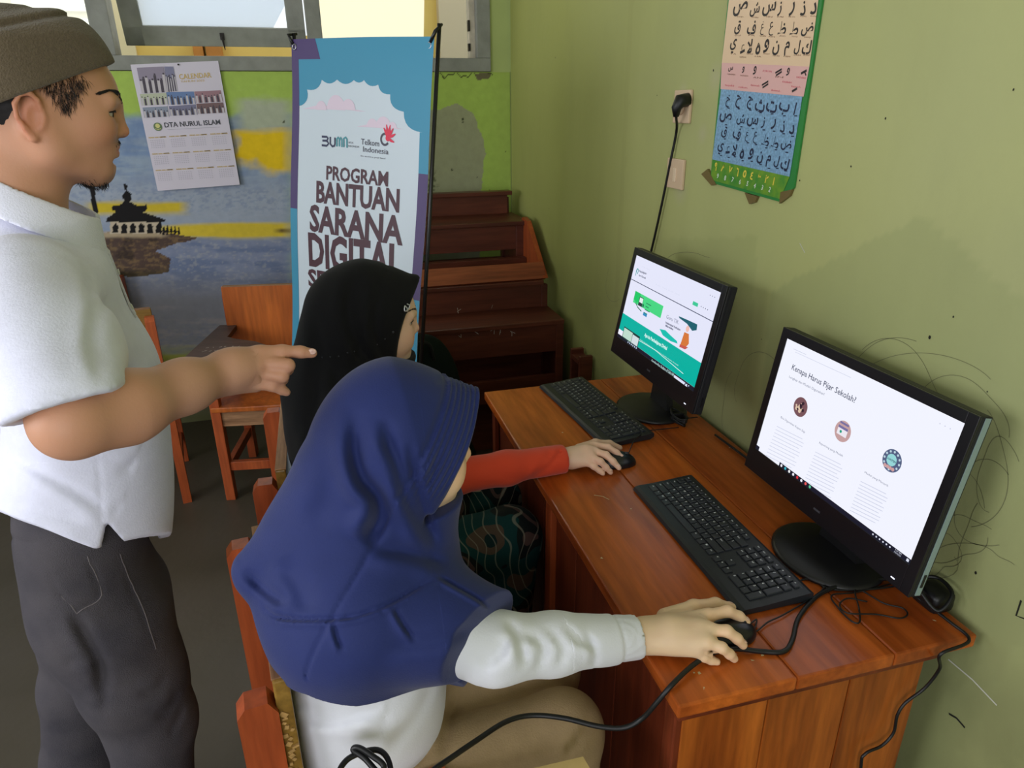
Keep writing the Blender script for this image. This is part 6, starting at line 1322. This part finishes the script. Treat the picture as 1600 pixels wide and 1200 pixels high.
def trousers(S, pel, rth, seed):
    s = SDF(); s.ell(pel + [.01, 0, -.01], (.128, .160, .112), k=.04)
    for q in 'rl':
        a, b, c = pel + [.02, (-.075 if q == 'r' else .075), -.01], S[q + 'k'], S[q + 'a']; s.chain([a, b, c + [0, 0, .02]], [.100, rth, .060], .03)
    s.custom(lambda p: p[:, 2] - .075, [-.3, .5, 0], [.6, 2.1, .09], .003, 's')
    lo, hi = pel - .5, pel + .6; s.custom(lambda p: fold(p, (1, .3, .5), .005, 22, seed) * np.clip(1.2 - np.abs(p[:, 0] - pel[0]) * 2.2, .25, 1), lo, hi, 0, 'd')
    return s
st1 = trousers(S1, A([-.01, .93, .53]), .068, 3)
for pts, w_, am, sd in (([(690, 1060), (665, 1120), (640, 1190)], 8, .008, .6), ([(720, 1080), (700, 1130), (690, 1190)], 8, .005, .6), ([(660, 1140), (630, 1170), (620, 1195)], 6, .006, .5), ([(935, 1110), (900, 1160), (880, 1190)], 6, .004, .4)): crease(st1, pts, w_, am * 1.7, A([-.2, .6, .3]), A([.5, 1.2, .8]), 1.5, sd)
V, Fq = surf(st1, [-.22, .68, .05], [.46, 1.18, .70], .0075); obj('trousers', relax(V, Fq, 1), Fq, mat('khaki_cloth', (166, 142, 108), .9, .15, noise=.06, nscale=30, bump=.2, bscale=300), g1, o1_, True)
def shoes(S, g, off, m_):
    for q in 'rl':
        a = S[q + 'a'].copy(); a[2] = 0; s = SDF(); s.ell(a + [.05, 0, .03], (.115, .042, .045), k=.02).ell(a + [-.005, 0, .045], (.045, .038, .045), k=.03).box(a + [0, 0, -.1], (.4, .4, .1), k=.002, rnd=.001, op='s'); V, Fq = surf(s, a - [.2, .2, .02], a + [.2, .2, .11], .008); obj('shoe', V, Fq, m_, g, off, True)
shoes(S1, g1, o1_, MATS['shoe_black'])
# hijab ---------------------------------------------------------
def hood(s, h, peak, chin, clat, csin):
    """hood round the head: dome, forward brim up to the plane through peak and chin, hollow for the face"""
    W = h.W
    pk, cn = np.asarray(peak), np.asarray(chin)
    u = pk - cn; u /= np.linalg.norm(u); lt = h.R[:, 1]; n = np.cross(lt, u); n /= np.linalg.norm(n); n = n if n[0] > 0 else -n
    def infront(p):
        q = (p - pk) @ n; lat = (p - pk) @ lt; vv = (pk - p) @ u / np.linalg.norm(pk - cn); return q + clat * lat ** 2 + csin * np.sin(np.clip(vv, 0, 1) * PI)
    return n, infront, u, lt
NV = mat('hijab_navy', (30, 42, 96), .72, .25, bump=.10, bscale=420, sheen=.12, noise=.03, nscale=40)
peak1, chin1 = A([.198, .905, 1.222]), A([.122, .905, 1.066])
def hijab1():
    s = SDF(); W = h1.W; n, infr, u, lt = hood(s, h1, peak1, chin1, 2.4, -.009)
    ctr = h1.O
    s.ell(W(-.004, 0, .036), A([.101, .087, .101]), h1.R, .03)
    s.cone(W(.015, 0, .058), peak1 + A([-.014, 0, -.020]), .078, .020, .05)                      # forward brim
    s.cone(W(.03, 0, -.02), (peak1 + chin1) / 2 + A([-.03, 0, 0]), .076, .069, .04)
    s.cone(W(-.02, 0, -.03), chin1 + A([-.032, 0, .0]), .076, .057, .05)
    s.cone(A([.035, .905, 1.13]), A([-.035, .905, 1.02]), .080, .080, .05)                       # back of head to nape
    s.cone(A([-.01, .905, 1.06]), A([-.148, .905, .982]), .070, .022, .06)                       # tail over the chair back
    s.cone(A([-.13, .90, .96]), A([-.04, .86, .90]), .030, .080, .05)
    s.cone(A([-.01, .825, .925]), A([.01, 1.01, .925]), .086, .086, .07)                         # shoulders
    s.chain([A([.02, .90, .97]), A([-.0, .905, .88]), A([.0, .905, .78])], [.112, .130, .130], .06)
    s.cone(chin1 + A([-.045, .0, -.03]), A([.085, .89, .90]), .058, .070, .05)                 # chest front
    s.chain([A([.085, .88, .88]), A([.10, .87, .79]), A([.125, .90, .72])], [.068, .058, .042], .04)
    s.chain([A([.02, .815, .93]), A([.10, .800, .905]), A([.225, .785, .868])], [.074, .067, .060], .05)    # over the right upper arm
    # cut at the hem
    hm_ = [(430, 985), (437, 1035), (458, 1062), (520, 1081), (600, 1067), (700, 1041), (762, 1005), (792, 964)]
    hx = A(hm_, float)
    def hemcut(p):
        x, y, d = topx(p); yy = np.interp(x, hx[:, 0], hx[:, 1]); near = p[:, 1] < .93
        z0 = .80 + .0 * x; return np.where(near, (y * -1 + yy) * d / F, p[:, 2] - .80)
    def hem3(p):        # hem as a real curve in space: height depends on the place round the body
        ang = np.arctan2(p[:, 1] - .92, p[:, 0] - .0); return p[:, 2] - np.interp(ang, [-PI, -2.6, -2.1, -1.7, -1.3, -.9, -.5, 0, .8, 2.2, PI], HA)
    s.custom(hem3, [-.4, .5, .5], [.45, 1.3, .95], .003, 's')
    # cut where the sleeve comes out
    a = A([.203, .82, .88]); nn = A([.65, -.74, -.15]); nn /= np.linalg.norm(nn)
    s.custom(lambda p: np.where(p[:, 0] > .02, -((p - a) @ nn), .5), A([.0, .55, .6]), A([.5, .95, 1.0]), .003, 's')
    s.custom(lambda p: np.maximum(-infr(p), chin1[2] - .004 - p[:, 2]), peak1 - .35, peak1 + .35, .004, 's')
    # hollow for face
    s.ell(W(.035, 0, .005), A([.096, .060, .092]), h1.R, .006, 's'); s.cone(W(.06, 0, .006), W(.16, 0, .0), .050, .060, .01, 's')
    lo, hi = peak1 - A([.25, .2, .3]), peak1 + A([.1, .25, .15])
    def pleat(p):
        q = infr(p); return .0017 * np.cos(q * 2 * PI / .0078) * ((q > -.056) & (q < .002)) * np.clip((p[:, 2] - chin1[2] - .03) / .03, 0, 1) + .0030 * np.exp(-((q + .058) / .0035) ** 2)
    s.custom(pleat, lo, hi, 0, 'd')
    lo, hi = A([-.35, .55, .6]), A([.35, 1.25, 1.35])
    for pts, w_, am, sd in (([(560, 640), (556, 700), (566, 745), (590, 775), (594, 805), (580, 835), (571, 853)], 13, .013, .9), ([(604, 650), (608, 690), (623, 725), (638, 775), (662, 825), (685, 862)], 11, .008, .8),
                            ([(640, 690), (645, 730), (655, 770), (668, 810), (684, 850)], 8, .006, .6), ([(690, 700), (676, 740), (668, 765)], 6, .0022, .6), ([(572, 855), (620, 860), (660, 868), (700, 885)], 11, .005, .7), ([(530, 690), (520, 760), (490, 830)], 24, .005, .5),
                            ([(405, 940), (431, 964), (490, 968), (553, 963), (607, 944), (650, 920), (683, 899)], 3.4, .0050, .6), ([(521, 970), (526, 995), (536, 1018)], 4, .004, .9), ([(614, 946), (630, 975), (650, 1003)], 4, .0045, .9), ([(684, 900), (710, 915), (745, 935), (765, 950)], 3, .004, .6),
                            ([(600, 1010), (680, 1000), (745, 975)], 12, .003, .5), ([(380, 890), (420, 925), (450, 945)], 9, .005, .6), ([(440, 870), (470, 920), (480, 960)], 16, .004, .5), ([(720, 590), (700, 588), (680, 600)], 5, .002, 0)):
        crease(s, pts, w_, am * 1.25, lo, hi, 1.16, sd)
    s.custom(lambda p: fold(p, (.6, .2, .4), .0016, 24, 61), lo, hi, 0, 'd')
    return s
HA = [.805, .835, .852, .828, .822, .820, .735, .70, .74, .79, .805]
sh1 = hijab1(); Va, Fa = surf(sh1, [-.27, .66, .66], [.1002, 1.16, 1.33], .0032); Va = relax(Va, Fa, 1, fix=Va[:, 0] > .090)
Vb, Fb = surf(sh1, [.098, .66, .66], [.31, 1.16, 1.33], .0021); V, Fq = join([(Va, Fa), (Vb, Fb)]); hj1 = obj('hijab', V, Fq, NV, g1, o1_, True)

# ---- girl in the black hijab
h2 = Head((.07, 1.53, 1.14), rot_yp(math.radians(-2), math.radians(6), 0), .97); nose2 = D(656, 514, 1.58); h2.O = nose2 - (h2.W(.1185, 0, -.001) - h2.O)
Oy = h2.O[1]
S2 = dict(neck=A([.05, Oy, .99]), chest=A([.04, Oy, .89]), belly=A([.01, Oy + .02, .72]), pelvis=A([.0, Oy + .04, .54]), rs=A([.035, Oy - .115, .925]), ls=A([.045, Oy + .115, .925]),
          re=A([.20, Oy - .105, .805]), rm=A([.31, Oy - .09, .798]), rw=Q(893, 715, .783), le=A([.14, Oy + .15, .78]), lw=A([.26, Oy + .10, .665]), rk=A([.385, Oy - .06, .565]), lk=A([.385, Oy + .13, .565]), ra=A([.36, Oy - .06, .09]), la=A([.36, Oy + .13, .09]), skin=(226, 186, 158))
w = S2['rw']; S2['re'] = Q(705, 745, .79); S2['rm'] = S2['re'] * .55 + w * .45
ix = [Q(928, 696, .795), Q(950, 699, .797), Q(963, 707, .785), Q(972, 715, .773)]; md = [Q(928, 705, .796), Q(947, 711, .796), Q(958, 721, .783), Q(967, 731, .768)]
rg = [Q(924, 714, .792), Q(938, 721, .788), Q(947, 730, .772), Q(954, 738, .758)]; pk_ = [Q(918, 722, .782), Q(928, 729, .774), Q(936, 735, .764), Q(942, 740, .757)]; th = [Q(905, 702, .785), Q(930, 693, .782), Q(952, 694, .774), Q(968, 700, .762)]
S2['hand'] = [([w, Q(915, 708, .792)], [.0225, .022], .012), ([w + [0, .008, 0], ix[0]], [.018, .0115], .014), ([w, md[0]], [.019, .0115], .014), ([w - [0, .006, 0], rg[0]], [.018, .011], .014), ([w - [0, .010, .002], pk_[0]], [.017, .0105], .014),
              (ix, [.0098, .0088, .0078, .0066], .005), (md, [.0098, .0088, .0078, .0066], .005), (rg, [.0092, .0082, .0072, .0062], .005), (pk_, [.0085, .0075, .0065, .0056], .005), (th, [.0145, .0115, .0098, .0078], .008)]
S2['handbox'] = (A([.44, 1.32, .735]), A([.74, 1.56, .84])); S2['nails'] = [(t_[3] + [-.003, 0, .006], t_[3] + [.01, -.003, 0]) for t_ in (ix, md, rg)]
o2_ = A([0, Oy, 0]); g2, sg2 = girl('person', 'girl in a black hijab and orange-red sleeves using the far computer', h2, S2, o2_)
def top2():
    s = SDF(); s.chain([A([.02, Oy, .84]), A([.01, Oy, .80]), A([.0, Oy + .01, .64])], [.090, .100, .115], .06)
    s.chain([S2['rs'] * .5 + S2['re'] * .5, S2['re'], S2['rm'], S2['rw'] - [.01, 0, 0]], [.048, .043, .0405, .0345], .02); s.chain([S2['ls'] * .5 + S2['le'] * .5, S2['le'], S2['lw'] - [.02, 0, 0]], [.06, .048, .034], .03)
    d = S2['rw'] - S2['rm']; d /= np.linalg.norm(d); c0 = S2['rw'] - d * .018; s.custom(lambda p: -((p - c0) @ d), c0 - .08, c0 + .08, .003, 's'); s.cone(c0 - d * .006, c0 + d * .03, .027, .027, .003, 's')
    lo, hi = A([-.3, Oy - .4, .4]), A([.6, Oy + .4, 1.0])
    for pts, w_, am, sd in (([(880, 697), (868, 715), (850, 735), (820, 750)], 4, .005, .7), ([(862, 700), (852, 720), (835, 740)], 4, .004, .7), ([(750, 725), (790, 745), (830, 748)], 8, .002, .4)): crease(s, pts, w_, am, lo, hi, 1.9, sd)
    s.custom(lambda p: fold(p, (1, .2, .3), .0012, 30, 71), lo, hi, 0, 'd'); return s
s2t = top2(); V, Fq = surf(s2t, [-.16, Oy - .24, .50], [.58, Oy + .24, .92], .0055); obj('red_top', relax(V, Fq, 1), Fq, mat('top_red_orange', (206, 66, 34), .75, .25, bump=.08, bscale=300, sheen=.2), g2, o2_, True)
st2 = trousers(S2, A([.0, Oy + .03, .54]), .078, 13)
bat = mat('batik_trousers', (16, 50, 54), .8, .2); nt = bat.node_tree; N = nt.nodes; L = nt.links
tc = N.new('ShaderNodeTexCoord'); n1 = N.new('ShaderNodeTexNoise'); n1.inputs['Scale'].default_value = 7; n1.inputs['Detail'].default_value = 1.5; L.new(tc.outputs['Object'], n1.inputs[0])
rp_ = N.new('ShaderNodeValToRGB'); e = rp_.color_ramp.elements; rp_.color_ramp.interpolation = 'CONSTANT'; e[0].position = 0; e[0].color = rgba((14, 26, 30)); e[1].position = .47; e[1].color = rgba((12, 58, 60))
x = e.new(.60); x.color = rgba((84, 70, 60)); x = e.new(.66); x.color = rgba((12, 40, 44)); x = e.new(.36); x.color = rgba((80, 62, 58)); x = e.new(.40); x.color = rgba((16, 24, 26)); L.new(n1.outputs[0], rp_.inputs[0])
wv = N.new('ShaderNodeTexWave'); wv.inputs['Scale'].default_value = 9; wv.inputs['Distortion'].default_value = 22; wv.inputs['Detail'].default_value = 1; wv.inputs['Detail Scale'].default_value = .7; L.new(tc.outputs['Object'], wv.inputs[0])
r2 = N.new('ShaderNodeValToRGB'); e = r2.color_ramp.elements; e[0].position = .955; e[0].color = (0, 0, 0, 1); e[1].position = .985; e[1].color = (.35, .35, .35, 1); L.new(wv.outputs[0], r2.inputs[0])
mx_ = N.new('ShaderNodeMix'); mx_.data_type = 'RGBA'; L.new(r2.outputs[0], mx_.inputs[0]); L.new(rp_.outputs[0], mx_.inputs[6]); mx_.inputs[7].default_value = rgba((170, 170, 150)); L.new(mx_.outputs[2], N['Principled BSDF'].inputs['Base Color'])
V, Fq = surf(st2, [-.22, Oy - .26, .05], [.50, Oy + .26, .70], .009); obj('batik_trousers', relax(V, Fq, 1), Fq, bat, g2, o2_, True); shoes(S2, g2, o2_, MATS['shoe_black'])
BK = mat('hijab_black', (13, 13, 16), .8, .2, bump=.10, bscale=420, sheen=.04)
peak2, chin2 = A([.207, 1.515, 1.257]), A([.138, 1.515, 1.072])
def hijab2():
    s = SDF(); W = h2.W; n, infr, u, lt = hood(s, h2, peak2, chin2, 2.0, .010)
    s.ell(W(-.012, 0, .042), A([.108, .088, .102]), h2.R, .03); s.cone(W(.02, 0, .065), peak2 + A([-.018, 0, -.032]), .080, .026, .05)
    s.cone(W(.03, 0, -.02), (peak2 + chin2) / 2 + A([-.03, 0, 0]), .078, .064, .04); s.cone(W(-.02, 0, -.03), chin2 + A([-.022, .02, .005]), .078, .050, .05)
    s.cone(W(-.045, 0, .02), A([-.025, Oy, 1.02]), .088, .090, .06)
    s.cone(A([.0, Oy - .10, .935]), A([.01, Oy + .10, .935]), .092, .088, .07)
    s.chain([A([.0, Oy, .98]), A([.01, Oy, .88]), A([.015, Oy + .02, .72])], [.110, .122, .130], .06)
    s.cone(chin2 + A([-.035, .02, -.03]), A([.09, Oy, .86]), .060, .085, .05); s.cone(A([.09, Oy, .86]), A([.10, Oy, .76]), .080, .06, .04)
    s.chain([A([.03, Oy - .10, .92]), A([.10, Oy - .12, .89]), A([.17, Oy - .11, .84])], [.076, .066, .058], .05)
    s.custom(lambda p: p[:, 2] - (.70 + .35 * np.clip(p[:, 0] - .06, 0, 1)), [-.3, Oy - .4, .4], [.5, Oy + .4, .82], .003, 's')
    s.custom(lambda p: np.maximum(-infr(p), chin2[2] - .004 - p[:, 2]), peak2 - .35, peak2 + .35, .004, 's')
    s.ell(W(.035, 0, .005), A([.096, .060, .092]), h2.R, .006, 's'); s.cone(W(.06, 0, .006), W(.16, 0, .0), .050, .060, .01, 's')
    lo, hi = A([-.35, Oy - .4, .5]), A([.4, Oy + .4, 1.4])
    s.custom(lambda p: .003 * np.exp(-((infr(p) + .075) / .004) ** 2), lo, hi, 0, 'd')
    for pts, w_, am, sd in (([(560, 430), (545, 480), (560, 540), (590, 575)], 10, .008, .7), ([(600, 440), (585, 490), (592, 540), (610, 565)], 7, .006, .6), ([(490, 480), (500, 560), (485, 640), (480, 700)], 12, .007, .6), ([(520, 560), (530, 620), (515, 700)], 10, .006, .6), ([(500, 600), (490, 680), (470, 740)], 8, .006, .6)): crease(s, pts, w_, am, lo, hi, 1.75, sd)
    s.custom(lambda p: fold(p, (.5, .3, .1), .003, 24, 81) * (p[:, 2] < 1.03), lo, hi, 0, 'd'); return s
sh2 = hijab2(); V, Fq = surf(sh2, [-.18, Oy - .24, .66], [.28, Oy + .24, 1.32], .0050); V = relax(V, Fq, 1); hj2 = obj('hijab', V, Fq, BK, g2, o2_, True)
# small ornament and row of studs on the black hijab
sil = mat('silver_charm', (206, 206, 210), .3, .6, .8); b = MB()
P0, G_ = hit(sh2, spline([(636, 487), (632, 478), (630, 481), (631, 486), (635, 484), (638, 477), (634, 475)], 5)); b.tube(P0 + G_ * .0018, .0015, 5); b.build('silver_charm', sil, g2, o2_, True)
for i, (x_, y_) in enumerate(((614, 519), (601, 529), (588, 538), (562, 546), (553, 549), (543, 551), (530, 556), (517, 557), (505, 558))):
    P0, G_ = hit(sh2, [(x_, y_)]); b = MB(); r0 = .0030 if i == 0 else .0018; b.lathe([(0, .0014), (r0 * .7, .001), (r0, 0), (0, -.0005)], (0, 0, 0), 10); q = np.array(Vector(G_[0]).to_track_quat('Z', 'Y').to_matrix()); b.v[0] = b.v[0] @ q.T + P0[0]; b.build('hijab_stud', mat('stud_dark', (70, 72, 78), .3, .6, .6), g2, o2_, True)
